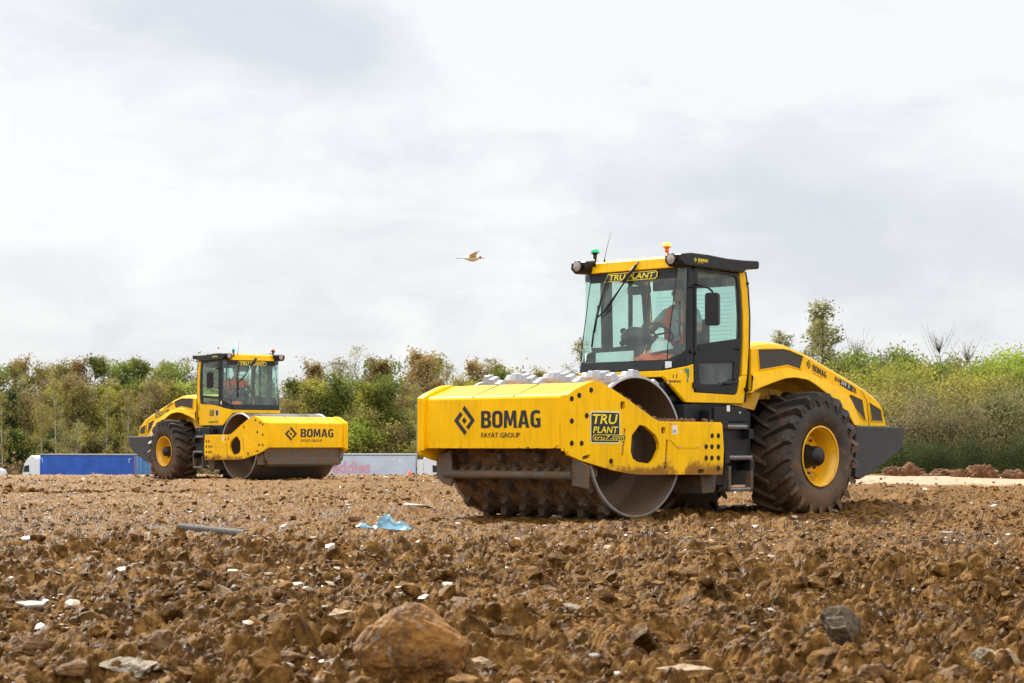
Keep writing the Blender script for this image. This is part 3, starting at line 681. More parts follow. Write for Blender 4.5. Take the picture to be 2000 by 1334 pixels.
def build_roller(pose, s, pad, label, lit):
    P, ang = pose
    root = empty('road_roller', P, ang, label, 'road roller')
    U = Vector((-s, 0, 0)); V = Vector((0, 0, 1))     # reading direction on the side that faces the camera
    YP = 1.14
    # ---- drum
    RD = .77; HW = 1.085
    shell = .765 if not pad else .772
    prof = []
    for sg in (-1, 1):
        e = [(.35, sg*(HW-.62)), (shell-.05, sg*(HW-.60)), (RD-.028, sg*(HW-.55)), (RD-.026, sg*HW), (RD, sg*HW), (RD, sg*(HW-.03)), (shell, sg*(HW-.035))]
        prof += e if sg < 0 else e[::-1]
    mb = MB()
    ins = MB(); ins.lathe([(.02, HW-.62), (shell-.06, HW-.60), (RD-.028, HW-.55), (RD-.026, HW-.002)], (0, 0, RD), 'y', 96)
    ins.lathe([(.02, -HW+.62), (shell-.06, -HW+.60), (RD-.028, -HW+.55), (RD-.026, -HW+.002)], (0, 0, RD), 'y', 96)
    drum = MB(); drum.lathe([(RD-.026, -HW), (RD, -HW), (RD, -HW+.04), (shell-.02, -HW+.045)], (0, 0, RD), 'y', 96, 1)
    drum.lathe([(shell-.02, HW-.045), (RD, HW-.04), (RD, HW), (RD-.026, HW)], (0, 0, RD), 'y', 96, 1)
    if pad:
        # caked mud between the pads: a fine lumpy skin
        n, m = 150, 76
        ths = np.arange(n)*2*np.pi/n; ys = np.linspace(-HW+.04, HW-.04, m)
        A, Yg = np.meshgrid(ths, ys, indexing='ij')
        rr = shell-.008+.018*vnoise(np.cos(A)*9+Yg*8, np.sin(A)*9-Yg*5, 61)+.020*vnoise(np.cos(A)*24+Yg*19, np.sin(A)*24+Yg*11, 62)
        Vv = np.stack([rr*np.cos(A), Yg, RD+rr*np.sin(A)], 2).reshape(-1, 3)
        F = [(i*m+j, ((i+1) % n)*m+j, ((i+1) % n)*m+j+1, i*m+j+1) for i in range(n) for j in range(m-1)]
        drum.add([tuple(v) for v in Vv], [f[::-1] for f in F], 0, True)
        D = drum.build('drum', [M['drummud'], M['rimsteel']], root)
    else:
        drum.lathe([(shell, -HW+.04), (shell, HW-.04)], (0, 0, RD), 'y', 128, 0)
        D = drum.build('drum', [M['smoothsteel'], M['steel']], root)
    ins.build('drum_recess', M['rust'], D)
    hub = MB(); hub.lathe([(.02, HW-.16), (.16, HW-.16), (.18, HW-.20), (.18, HW-.30), (.30, HW-.34), (.30, HW-.44), (.42, HW-.46), (.42, HW-.60)], (0, 0, RD), 'y', 32)
    for i in range(8):
        a = i*math.pi/4; hub.cyl((.24*math.cos(a), s*(HW-.36), RD+.24*math.sin(a)), (.24*math.cos(a), s*(HW-.30), RD+.24*math.sin(a)), .022, n=6)
    if s < 0:
        for i in range(len(hub.v)): hub.v[i] = (hub.v[i][0], -abs(hub.v[i][1]), hub.v[i][2])
    hub.tube([(-.2, s*(HW-.12), .95), (-.05, s*(HW-.06), 1.02), (.12, s*(HW-.08), .9), (.18, s*(HW-.2), .72)], .022)
    hub.build('drive_hub', M['mudsteel'], D)
    if pad:
        rows, per = 11, 14; pads = []
        C0 = Vector((math.cos(-ang), 0, 0))
        for j in range(rows):
            y = -HW+.11+j*(2*HW-.22)/(rows-1)
            for i in range(per):
                a = 2*math.pi*(i+(.5 if j % 2 else 0)+.17*j)/per
                pads.append((a, y))
        def one(mb, a, y):
            ca, sa = math.cos(a), math.sin(a); rad = Vector((ca, 0, sa)); tan = Vector((-sa, 0, ca)); ax = Vector((0, 1, 0)); c = Vector((0, y, RD))
            lo, hi = [], []
            for u, w in ((-1, -1), (1, -1), (1, 1), (-1, 1)):
                lo.append(c+rad*(shell-.02)+tan*u*.070+ax*w*.058); hi.append(c+rad*(RD+.068)+tan*u*.044+ax*w*.036)
            mb.add(lo+hi, [(0, 1, 2, 3), (7, 6, 5, 4), (4, 5, 1, 0), (5, 6, 2, 1), (6, 7, 3, 2), (7, 4, 0, 3)], 0)
        # facing the camera or seen over the top first: those become parts, the rest one mesh
        pads.sort(key=lambda q: -(math.cos(q[0])*.9+.5*math.sin(q[0])+.02*q[1]))
        for a, y in pads[:96]:
            k = MB(); one(k, a, y); k.build('pad_foot', M['padsteel'], D, bevel=.006)
        k = MB()
        for a, y in pads[96:]: one(k, a, y)
        r_ = k.build('pad_foot', M['padsteel'], D, bevel=.012); r_['kind'] = 'stuff'
    # ---- side plates of the drum frame
    hs = [[(a+.0, b) for a, b in HOLE], rrect(.286, 1.212, .075, .085, .022), rrect(-.387, .947, .070, .075, .022), rrect(.868, .661, .125, .040, .018, rot=-.20), rrect(-1.037, .496, .11, .045, .02),
          rrect(.272, .815, .034, .30, .016, rot=.14), rrect(-.435, .685, .036, .33, .016, rot=.10)]
    for sg in (1, -1):
        mb = MB(); mb.prism(PLATE, hs if sg == s else [hs[0]], xz(sg), YP-.045, YP, 0)
        pl = mb.build('side_plate', M['yellow_frame'], root, bevel=.006)
        if sg == s:
            pk = MB()
            for q in hs[1:5]: pk.flat(q, xz2(s, YP-.04), 0, (0, s, 0))
            for q in hs[5:]: pk.flat(q, xz2(s, YP-.035), 0, (0, s, 0))
            pk.build('slot_backing', M['mudsteel'], pl)
            for bx, bz in BOLTS:
                b = MB(); b.cyl((bx, s*(YP-.002), bz), (bx, s*(YP+.006), bz), .030, .027, 16); b.build('bolt', M['black'], pl)
            for x0, z0, x1, z1 in ((.25, .935, .29, .70), (-.415, .82, -.45, .55)):
                for i in range(6):
                    t = (i+.5)/6; x, z = x0+(x1-x0)*t, z0+(z1-z0)*t
                    b = MB(); b.cyl((x, s*(YP-.036), z), (x, s*(YP-.012), z), .013, n=6); b.build('bolt', M['steel'], pl)
            cv = [(-.495, 1.032), (-.495, .846), (-.624, .757), (-.986, .757), (-1.211, .910), (-1.211, 1.032)]
            c = MB(); c.prism(cv, [], xz(s), YP+.001, YP+.007); cp = c.build('access_cover', M['yellow_frame'], pl, bevel=.003)
            c = MB()
            for x, z in ((-.51, 1.02), (-.64, .77), (-.975, .77), (-1.195, 1.02)): c.cyl((x, s*(YP+.006), z), (x, s*(YP+.012), z), .010, n=8)
            c.build('screw', M['steel'], cp)
            if pad:
                c = MB(); y = YP+.003
                c.flat(rrect(.570, .975, .478, .345, .03, rot=.0), xz2(s, y), 0, (0, s, 0))
                c.flat(rrect(.570, .975, .446, .313, .022), xz2(s, y+.0015), 1, (0, s, 0))
                O = lambda x, z: (x, s*(y+.003), z)
                c.text('TRU', O(.775, 1.010), U, V, .40, .105, 2, bold=.018, shear=.18)
                c.text('PLANT', O(.768, .915), U, V, .40, .070, 2, bold=.018, shear=.18)
                ban = rrect(.510, .868, .53, .062, .028, rot=.0)
                c.flat(ban, xz2(s, y+.0045), 2, (0, s, 0)); c.flat(rrect(.510, .868, .515, .050, .022), xz2(s, y+.006), 1, (0, s, 0))
                c.text('tru7', (.752, s*(y+.0075), .845), U, V, .25, .046, 2, bold=.0, shear=.2)
                c.text('.com', (.492, s*(y+.0075), .848), U, V, .215, .036, 2, bold=.0, shear=.2)
                c.build('sign', [M['cream'], M['decal'], M['dyellow']], pl)
            c = MB(); y = YP+.009
            c.flat([(-.527, 1.006), (-.615, 1.006), (-.615, .908), (-.527, .908)], xz2(s, y), 0, (0, s, 0))
            c.text('110', (-.535, s*(y+.0015), .922), U, V, .055, .035, 1, bold=.02)
            c.build('sticker', [M['white'], M['decal']], pl)
    md = MB(); rg = np.random.RandomState(5)
    V3, F3 = ICO[2]
    if pad:
        for i in range(34):
            t = rg.uniform(); x = -.15-1.2*t if i % 3 else .3-.5*rg.uniform(); z = resample(sorted(PLATE[3:13], reverse=True), x)
            r = rg.uniform(.012, .034); q = rock_shape(2, 900+i)[0]*np.array([r*1.7, r*.8, r])+np.array([x, s*(YP-.023), z+r*.4]); md.add(q, [tuple(f) for f in F3], 0)
        tag(md.build('mud_lumps', M['mud'], root), kind='stuff')
    # ---- front hood over the drum
    mb = MB(); y0, y1 = -1.095, 1.095
    pr = [(1.107, .752), (1.113, 1.0), (1.112, 1.285), (1.10, 1.308), (1.075, 1.322), (.72, 1.44), (.66, 1.452), (.60, 1.44), (.60, 1.425), (.66, 1.435), (1.06, 1.30), (1.085, 1.285), (1.085, .752)]
    mb.prism(pr, [], lambda a, b, d: (a, d, b), y0, y1)
    hood = mb.build('drum_hood', M['yellow_hood'] if pad else M['yellow'], root, bevel=.004)
    # folded end lips
    for sg in (1, -1):
        lip = MB()
        o = [(1.155, .72), (1.155, 1.312), (1.06, 1.362), (.859, 1.438), (.732, 1.462), (.64, 1.45), (.64, 1.40), (.73, 1.41), (.85, 1.385), (1.04, 1.305), (1.10, 1.27), (1.10, .75)]
        lip.prism(o, [], lambda a, b, d: (a, d, b), sg*1.035, sg*1.0945)
        lip.build('hood_lip', M['yellow_hood'] if pad else M['yellow'], hood, bevel=.018, seg=3)
    sm = MB()
    for yy in (-.318, .30):
        sm.hexa([(1.10, yy-.006, 1.308), (1.10, yy+.006, 1.308), (.70, yy+.006, 1.44), (.70, yy-.006, 1.44)], [(1.10, yy-.006, 1.318), (1.10, yy+.006, 1.318), (.70, yy+.006, 1.455), (.70, yy-.006, 1.455)])
    sm.build('hood_seam', M['black'], hood)
    F = lambda y, z: (1.1165, y, z)
    tx = MB(); u = Vector((0, 1, 0)); k0 = .035 if pad else -.02
    if pad:
        add_logo(tx, F(-.428, 1.059), u, V, .33, .325); tx.bomag(F(-.172, .972), u, V, .885, .186); tx.text('FAYAT GROUP', F(-.170, .868), u, V, .58, .054, bold=.008)
    else:
        add_logo(tx, F(-.40, 1.062), u, V, .33, .32); tx.bomag(F(-.14, .985), u, V, .90, .19); tx.text('FAYAT GROUP', F(-.14, .88), u, V, .59, .056, bold=.008)
    tx.build('lettering', M['decal'], hood)
    # ---- scraper and bracket
    if pad:
        mb = MB(); mb.cyl((.955, -.90, .468), (.955, 1.02, .468), .046, n=20); mb.build('scraper_bar', M['mudsteel'], root)
        mb = MB()
        mb.prism([(1.01, .36), (1.235, .33), (1.25, .57), (1.01, .66)], [], lambda a, b, d: (d, a, b), .93, .955); mb.box(.6, .93, 1.015, 1.06, .45, .62); mb.build('scraper_bracket', M['mudsteel'], root, bevel=.008); mb = MB()
        mb.prism([(-1.03, .64), (-.80, .74), (-.77, .40), (-.80, .33), (-.93, .36), (-1.03, .44)], [], lambda a, b, d: (d, a, b), .93, .965)
        mb.box(.6, .93, -1.02, -.95, .45, .72)
        mb.build('scraper_bracket', M['mudsteel'], root, bevel=.008)
        for j in range(12):
            mb = MB(); y = -.85+j*.16; mb.hexa([(.95, y-.035, .44), (.95, y+.035, .44), (.84, y+.035, .44), (.84, y-.035, .44)], [(.93, y-.035, .50), (.93, y+.035, .50), (.86, y+.035, .55), (.86, y-.035, .55)])
            mb.build('scraper_tooth', M['mudsteel'], root)
    else:
        mb = MB(); mb.box(.985, 1.005, -1.02, 1.02, .53, .76); mb.build('scraper_plate', M['mudsteel'], root)
        mb = MB(); mb.hexa([(1.05, -.98, .37), (1.05, .98, .37), (.93, .98, .37), (.93, -.98, .37)], [(1.04, -1.0, .53), (1.04, 1.0, .53), (.93, 1.0, .53), (.93, -1.0, .53)])
        mb.box(.90, 1.06, -.96, .96, .345, .362); mb.box(.86, 1.0, -.94, .94, .31, .33)
        mb.build('scraper_beam', M['mudsteel'], root, bevel=.012)
        for sg in (1, -1):
            mb = MB(); mb.tube([(1.0, sg*1.03, .72), (1.06, sg*1.05, .6), (1.06, sg*1.03, .47), (1.0, sg*.98, .42)], .028)
            mb.box(.72, .98, sg*.98, sg*1.06, .36, .62)
            mb.build('scraper_bracket', M['mudsteel'], root, bevel=.01)
    mb = MB(); mb.hexa([(-1.20, .60, .24), (-1.24, 1.0, .24), (-1.46, 1.0, .25), (-1.46, .60, .25)], [(-1.16, .60, .47), (-1.18, 1.02, .47), (-1.48, 1.02, .47), (-1.48, .60, .47)])
    if s < 0: mb.v = [(x, -y, z) for x, y, z in mb.v]; mb.f = [f[::-1] for f in mb.f]
    mb.build('frame_bracket', M['mudsteel'], root, bevel=.01)
    mb = MB(); mb.box(-1.43, -1.12, -1.09, 1.09, .48, 1.03); mb.build('cross_beam', M['mudsteel'], root, bevel=.01)
    # ---- chassis, articulation, engine bay, axle
    mb = MB(); mb.box(-1.40, -1.0, -.30, .30, .42, 1.22); mb.box(-2.4, -1.44, -.42, .42, .42, 1.2); mb.box(-2.3, -1.36, -.74, .74, 1.12, 1.272)
    mb.box(-5.0, -2.4, -.48, .48, .48, 1.3); mb.cyl((-3.2, -.7, .655), (-3.2, .7, .655), .16)
    mb.box(-1.25, -1.0, -.62, .62, 1.25, 1.50)
    mb.build('chassis', M['black'], root, bevel=.01)
    mb = MB(); mb.box(-2.22, -1.46, .56, .92, .60, 1.18); mb.box(-2.16, -1.55, .60, .90, .33, .60); mb.box(-2.12, -1.52, .90, .945, 1.06, 1.22)
    mb.box(-1.44, -1.15, .62, .80, 1.06, 1.25)
    mb.cyl((-1.98, .944, 1.16), (-1.98, .956, 1.16), .018, n=10, mi=1); mb.cyl((-1.92, .92, .80), (-1.92, .935, .80), .012, n=8, mi=1)
    o = mb.build('battery_box', [M['black'], M['steel']], root, bevel=.012)
    if s < 0: o.scale.y = -1
    mb = MB(); mb.tube([(-1.0, s*.3, 1.2), (-1.2, s*.5, 1.0), (-1.5, s*.5, .85), (-1.7, s*.45, .9)], .03); mb.tube([(-1.0, s*.2, 1.1), (-1.25, s*.42, .9), (-1.6, s*.42, .8)], .024)
    mb.tube([(-.95, s*.5, 1.35), (-1.1, s*.62, 1.15), (-1.3, s*.62, 1.1)], .02)
    mb.build('hydraulic_hose', M['plastic'], root)
    # ---- steps
    mb = MB()
    for z, x0, x1, y in ((1.0, -2.0, -1.60, 1.05), (.648, -2.05, -1.62, 1.08), (.285, -2.05, -1.62, 1.08)):
        mb.box(x0, x1, y-.16, y, z-.028, z, 0)
    mb.box(-1.645, -1.60, 1.0, 1.09, .28, .55, 0); mb.box(-2.055, -2.01, 1.0, 1.09, .28, .64, 0)
    mb.box(-2.07, -1.56, .93, .985, .60, 1.04, 1); mb.box(-1.60, -1.50, .90, 1.08, .97, 1.06, 1); mb.box(-1.62, -1.53, .90, 1.09, .58, .70, 1); mb.box(-2.06, -1.98, .9, 1.09, .86, .972, 1); mb.box(-2.08, -2.0, .9, 1.09, .50, .62, 1)
    st = mb.build('steps', [M['mudsteel'], M['black']], root, bevel=.006)
    for z, x0, x1, y in ((1.0, -2.0, -1.60, 1.05), (.648, -2.05, -1.62, 1.08), (.285, -2.05, -1.62, 1.08)):
        t = MB(); t.box(x0+.005, x1-.005, y-.15, y+.003, z, z+.012)
        for i in range(16): x = x0+.02+i*(x1-x0-.04)/15; t.box(x-.006, x+.006, y-.15, y+.004, z+.012, z+.022)
        t.build('step_tread', M['steel'], st)
    if s < 0: st.scale.y = -1
    # ---- rear wheels
    for sg in (1, -1):
        w = empty('rear_wheel', (-3.2, sg*.925, .655)); w.parent = root; w.rotation_euler = (0, R(7 if sg > 0 else 3), 0)
        tyre_mesh(sg).build('tyre', M['rubber'], w)
        rm = MB(); pr = [(.345, .285), (.362, .292), (.366, .280), (.350, .262), (.325, .250), (.318, .16), (.305, .14), (.300, .03), (.285, -.02), (.29, -.1), (.335, -.14), (.34, -.25), (.36, -.28)]
        rm.lathe([(r, sg*h) for r, h in pr], (0, 0, 0), 'y', 64)
        rm.lathe([(.297, sg*.035), (.255, sg*.075), (.17, sg*.06), (.12, sg*.06)], (0, 0, 0), 'y', 48)
        rm.build('rim', M['yellow_rim'], w)
        hb = MB(); hb.lathe([(.15, sg*-.1), (.145, sg*.09), (.128, sg*.10), (.118, sg*.245), (.100, sg*.272), (.001, sg*.272)], (0, 0, 0), 'y', 32)
        hb.build('hub', M['plastic'], w)
        nb = MB()
        for i in range(10):
            a = 2*math.pi*i/10+.2; c = Vector((.205*math.cos(a), 0, .205*math.sin(a)))
            nb.cyl(c+Vector((0, sg*.06, 0)), c+Vector((0, sg*.098, 0)), .017, n=6)
        nb.build('wheel_nuts', M['mudsteel'], w)
    # ---- counterweight
    mb = MB(); cw = [(-4.12, 1.022), (-5.165, 1.012), (-5.185, .99), (-5.16, .88), (-5.08, .72), (-4.47, .455), (-4.20, .37), (-4.10, .40)]
    mb.prism(cw, [], lambda a, b, d: (a, d, b), -1.08, 1.08)
    c = mb.build('counterweight', M['counter'], root, bevel=.03, seg=3)
    mb = MB(); mb.tube([(-5.17, s*.93, .95), (-5.23, s*.93, .92), (-5.24, s*.93, .86), (-5.16, s*.93, .83)], .014); mb.build('towing_eye', M['steel'], c)
    # ---- engine hood
    top = [(-2.39, 1.952), (-2.60, 1.985), (-2.80, 2.0), (-2.974, 1.995), (-3.10, 1.985), (-3.457, 1.905), (-3.60, 1.862), (-4.0, 1.735), (-4.527, 1.566), (-4.80, 1.468), (-4.97, 1.388), (-5.075, 1.312), (-5.12, 1.2), (-5.175, 1.035)]
    crease = [(-2.39, 1.625), (-2.55, 1.655), (-3.09, 1.728), (-3.30, 1.70), (-3.60, 1.645), (-4.0, 1.53), (-4.37, 1.405), (-4.45, 1.30), (-4.52, 1.16), (-4.60, 1.035)]
    arch = [(-2.30, 1.40), (-2.40, 1.445), (-2.70, 1.525), (-2.95, 1.583), (-3.15, 1.60), (-3.40, 1.578), (-3.55, 1.53), (-3.80, 1.42), (-4.05, 1.30), (-4.25, 1.17), (-4.38, 1.04)]
    hd = MB(); xs = [-2.39, -2.45, -2.55, -2.7, -2.85, -3.0, -3.1, -3.25, -3.4, -3.55, -3.7, -3.85, -4.0, -4.15, -4.3, -4.4, -4.5, -4.6, -4.75, -4.9, -5.0, -5.075, -5.12, -5.17]
    YH, YA = .80, .875
    for sg in (1, -1):
        vs = []; cols = 7
        for x in xs:
            zt = resample(top, x)
            zc = resample(crease, x) if x > -4.6 else 1.034
            zc = min(zc, zt-.01)
            vs += [(x, 0, zt+.035), (x, sg*.45, zt+.03), (x, sg*.66, zt+.018), (x, sg*.765, zt-.008), (x, sg*YH, zt-.05 if zt-.05 > zc else zc+.001), (x, sg*YH, zc), (x, sg*YH, zc)]
        fs = [(i*cols+j, i*cols+j+1, (i+1)*cols+j+1, (i+1)*cols+j) for i in range(len(xs)-1) for j in range(cols-2)]
        if sg > 0: fs = [f[::-1] for f in fs]
        hd.add(vs, fs, 0)
        # flared mudguard from the crease out to the arch edge
        n = 26; va = []
        def poly(pr, t):
            L_ = [0]
            for a, b in zip(pr, pr[1:]): L_.append(L_[-1]+math.hypot(b[0]-a[0], b[1]-a[1]))
            q = t*L_[-1]
            for i in range(len(pr)-1):
                if q <= L_[i+1]+1e-9:
                    k = (q-L_[i])/(L_[i+1]-L_[i]); return (pr[i][0]+(pr[i+1][0]-pr[i][0])*k, pr[i][1]+(pr[i+1][1]-pr[i][1])*k)
            return pr[-1]
        for i in range(n+1):
            t = i/n; c0 = poly(crease, t); a0 = poly(arch, t)
            va += [(c0[0], sg*YH, c0[1]), (c0[0]*.85+a0[0]*.15, sg*(YH+.045), c0[1]*.85+a0[1]*.15), (a0[0]*.9+c0[0]*.1, sg*YA, a0[1]*.9+c0[1]*.1), (a0[0], sg*YA, a0[1]), (a0[0], sg*(YA-.03), a0[1]+.003)]
        fs = [(i*5+j, i*5+j+1, (i+1)*5+j+1, (i+1)*5+j) for i in range(n) for j in range(4)]
        if sg > 0: fs = [f[::-1] for f in fs]
        hd.add(va, fs, 0)
        vu = []
        for i in range(n+1):
            a0 = poly(arch, i/n); vu += [(a0[0], sg*(YA-.03), a0[1]+.003), (a0[0], sg*.62, a0[1]-.02), (a0[0], sg*.45, a0[1]-.12), (a0[0], sg*.44, a0[1]-.25)]
        fs = [(i*4+j, i*4+j+1, (i+1)*4+j+1, (i+1)*4+j) for i in range(n) for j in range(3)]
        if sg > 0: fs = [f[::-1] for f in fs]
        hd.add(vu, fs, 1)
    # front and rear ends
    hd.flat([(-.80, 1.3), (.80, 1.3), (.80, 1.90), (.66, 1.97), (-.66, 1.97), (-.80, 1.90)], lambda a, b: (-2.395, a, b), 0, (1, 0, 0))
    H = hd.build('engine_hood', [M['yellow'], M['yellow_arch']], root)
    # front lower skirt behind the cab
    for sg in (1, -1):
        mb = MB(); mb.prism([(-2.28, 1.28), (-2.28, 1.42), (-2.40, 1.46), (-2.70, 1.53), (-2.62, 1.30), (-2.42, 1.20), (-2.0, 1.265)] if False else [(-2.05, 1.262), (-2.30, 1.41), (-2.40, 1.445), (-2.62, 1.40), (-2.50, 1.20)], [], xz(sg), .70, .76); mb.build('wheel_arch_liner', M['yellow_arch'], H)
    ys = YH+.004; G = [[(-2.504, 1.93), (-3.0, 1.955), (-3.13, 1.945), (-3.406, 1.875), (-3.342, 1.70), (-3.087, 1.742), (-2.545, 1.672)], [(-4.329, 1.355), (-4.62, 1.278), (-4.727, 1.094), (-4.655, 1.36-.06), (-4.374, 1.43)], [(-4.774, 1.335), (-5.05, 1.241), (-5.098, 1.085), (-4.851, 1.092)]]
    G[1] = [(-4.335, 1.345), (-4.374, 1.428), (-4.645, 1.358), (-4.727, 1.094), (-4.66, 1.12)]
    for sg in (1, -1):
        for g in G:
            zt = [resample(top, a)-.052 for a, b in g]
            g2 = [(a, min(b, z)) for (a, b), z in zip(g, zt)]
            m_ = MB(); m_.prism(g2, [], xz(sg), YH-.01, ys); gr = m_.build('grille', M['grille'], H)
            ed = MB(); ed.tube([(a, sg*(ys+.001), b) for a, b in g2+g2[:1]], .008, 6); ed.build('grille_frame', M['yellow'], H)
    sm = MB()
    for sg in (1, -1):
        sm.tube([(-4.62, sg*(YH+.002), resample(top, -4.62)-.05), (-4.745, sg*(YH+.002), 1.35), (-4.80, sg*(YH+.002), 1.04)], .006, 6)
        sm.tube([(-3.43, sg*(YH-.03), 1.885), (-3.36, sg*(YH+.003), 1.68)], .006, 6)
    sm.build('hood_joint', M['yellow_arch'], H)
    # lettering on the flank: slopes with the bonnet
    tl = MB(); y = s*(YH+.004)
    d = Vector((-s*.965, 0, -.262*1.0)) if s > 0 else Vector((.965, 0, .262))
    up = Vector((-.0, 0, 1))
    def P3(x, z): return (x, y, z)
    if s > 0:
        add_logo(tl, P3(-3.52, 1.765), Vector((-.93, 0, -.30)), up, .10, .115); tl.bomag(P3(-3.60, 1.695), Vector((-.95, 0, -.30)), up, .30, .078)
        tl.text('FAYAT GROUP', P3(-3.60, 1.66), Vector((-.95, 0, -.30)), up, .20, .018, bold=.01)
        tl.text('BW', P3(-4.06, 1.585), Vector((-.95, 0, -.31)), up, .115, .052, bold=.018, shear=.2); tl.text('219', P3(-4.185, 1.545), Vector((-.95, 0, -.31)), up, .12, .050, 1, bold=.018, shear=.2)
        tl.flat([(-4.165, 1.532), (-4.165, 1.612), (-4.44, 1.525), (-4.44, 1.445)], lambda a, b: (a, y-s*.002, b), 0, (0, s, 0))
        tl.text('D', P3(-4.34, 1.50), Vector((-.95, 0, -.31)), up, .04, .046, 1, bold=.018, shear=.2)
        for i in range(3): tl.flat([(-4.455-i*.026, 1.445-.008*i), (-4.468-i*.026, 1.442-.008*i), (-4.455-i*.026, 1.515-.008*i), (-4.442-i*.026, 1.518-.008*i)], lambda a, b: (a, y, b), 0, (0, s, 0))
    else:
        dd = Vector((.95, 0, .28))
        add_logo(tl, P3(-3.86, 1.73), dd, up, .10, .115); tl.bomag(P3(-3.77, 1.715), dd, up, .30, .072); tl.text('FAYAT GROUP', P3(-3.77, 1.685), dd, up, .20, .016, bold=.01)
        tl.text('BW', P3(-4.44, 1.555), dd, up, .09, .045, bold=.018, shear=.2)
        tl.flat([(-4.34, 1.565), (-4.34, 1.64), (-4.13, 1.70), (-4.13, 1.63)], lambda a, b: (a, y+.002, b), 0, (0, s, 0)); tl.text('213', P3(-4.32, 1.59), dd, up, .12, .045, 1, bold=.018, shear=.2)
        tl.flat([(-4.33, 1.455), (-4.33, 1.555), (-3.70, 1.685), (-3.66, 1.66), (-3.70, 1.585)], lambda a, b: (a, y+.002, b), 0, (0, s, 0))
        tl.text('TRU PLANT', P3(-4.30, 1.478), Vector((.97, 0, .21)), up, .57, .062, 2, bold=.018, shear=.15)
    tl.build('lettering', [M['decal'], M['white'], M['dyellow']], H)
    tg = MB(); y1_ = s*(YH+.005)
    tg.flat([(-2.405, 1.632), (-2.53, 1.636), (-2.53, 1.545), (-2.405, 1.541)], lambda a, b: (a, y1_, b), 0, (0, s, 0))
    tg.flat([(-2.405, 1.539), (-2.53, 1.543), (-2.53, 1.492), (-2.405, 1.488)], lambda a, b: (a, y1_, b), 1, (0, s, 0))
    x0 = -2.412 if s > 0 else -2.523
    tg.text('TRU', (x0, y1_+s*.0015, 1.593), U, V, .11, .034, 1, bold=.018); tg.text('3939' if s > 0 else '3941', (x0, y1_+s*.0015, 1.55), U, V, .11, .034, 1, bold=.018)
    tg.text('TRU PLANT', (x0, y1_+s*.0015, 1.503), U, V, .11, .026, 0, bold=.02, shear=.2)
    tg.build('number_sign', [M['decal'], M['white']], H)
    # ================= cab
    ZR = 2.80
    def wx(z): return -1.205+.05*sstep(np.float64((2.80-z)/.35))+.125*sstep(np.float64((2.62-z)/.9))
    def pane(name, mat, pts_top, pts_bot, nz=8, parent=None, off=0):
        """a curved pane between two plan lines; its points follow wx with height"""
        pass
    fr = MB()
    # yellow tub below the glass: front, oblique corner, flank
    YC, YS = .655, .784
    for sg in (1, -1):
        side = [(-1.215, 1.272), (-2.268, 1.272), (-2.30, 1.45), (-2.335, 1.60), (-2.235, 1.60), (-2.19, 1.55), (-2.145, 1.385), (-2.11, 1.372), (-1.37, 1.388), (-1.35, 1.40), (-1.345, 1.712), (-1.215, 1.68)] if sg > 0 else \
            [(-1.215, 1.272), (-2.268, 1.272), (-2.30, 1.45), (-2.335, 1.60), (-2.34, 1.80), (-2.10, 1.775), (-1.8, 1.768), (-1.5, 1.745), (-1.215, 1.69)]
        fr.prism(side, [], xz(sg), YS-.05, YS)
        # oblique corner
        q = [(-.985, YC), (-1.215, YS), (-1.215, YS-.05), (-1.0, YC-.06)]
        zl = (1.60, 1.272); zu = (1.655, 1.69)
        b = [(q[0][0], sg*q[0][1], 1.555), (q[1][0], sg*q[1][1], 1.272), (q[2][0], sg*q[2][1], 1.272), (q[3][0], sg*q[3][1], 1.555)]
        t = [(q[0][0], sg*q[0][1], 1.632), (q[1][0], sg*q[1][1], 1.68), (q[2][0], sg*q[2][1], 1.68), (q[3][0], sg*q[3][1], 1.632)]
        if sg < 0: b = b[::-1]; t = t[::-1]
        fr.hexa(b, t)
        # rear pillar, bowed
        rp = [(-2.235, 1.602), (-2.335, 1.602), (-2.365, 1.9), (-2.372, 2.29), (-2.345, 2.6), (-2.29, 2.845), (-2.17, 2.845), (-2.19, 2.78), (-2.235, 2.55), (-2.262, 2.29), (-2.262, 2.0)] if sg == s else [(-2.30, 1.602), (-2.335, 1.602), (-2.365, 1.9), (-2.372, 2.29), (-2.345, 2.6), (-2.29, 2.845), (-2.25, 2.845), (-2.31, 2.58), (-2.334, 2.29), (-2.32, 1.95)]
        fr.prism(rp, [], xz(sg), YS-.07, YS)
    fr.box(-1.03, -.985, -YC, YC, 1.558, 1.63)
    cabf = fr.build('cab_frame', M['yellow'], root, bevel=.008)
    # black frame members
    bf = MB()
    for sg in (1, -1):
        ra = [(-2.337, 1.30), (-2.385, 1.60), (-2.412, 1.9), (-2.418, 2.29), (-2.39, 2.6), (-2.335, 2.82), (-2.30, 2.82), (-2.352, 2.6), (-2.376, 2.29), (-2.369, 1.9), (-2.34, 1.60), (-2.275, 1.28)]
        bf.prism(ra, [], xz(sg), YS-.05, YS-.012)
        if sg == s: bf.prism([(-1.22, 1.683), (-1.345, 1.715), (-1.345, 2.80), (-1.235, 2.80), (-1.225, 2.3)], [], xz(sg), YS-.055, YS-.003)
        else: bf.prism([(-1.22, 1.683), (-1.345, 1.715), (-1.345, 1.90), (-1.24, 1.87)], [], xz(sg), YS-.055, YS-.003); bf.prism([(-1.235, 2.72), (-1.355, 2.72), (-1.345, 2.80), (-1.235, 2.80)], [], xz(sg), YS-.055, YS-.003)
        bf.cyl((-2.33, sg*YS, 2.68), (-2.33, sg*(YS+.02), 2.68), .02, n=8); bf.box(-2.33, -2.27, sg*(YS-.01), sg*(YS+.02), 1.42, 1.46)
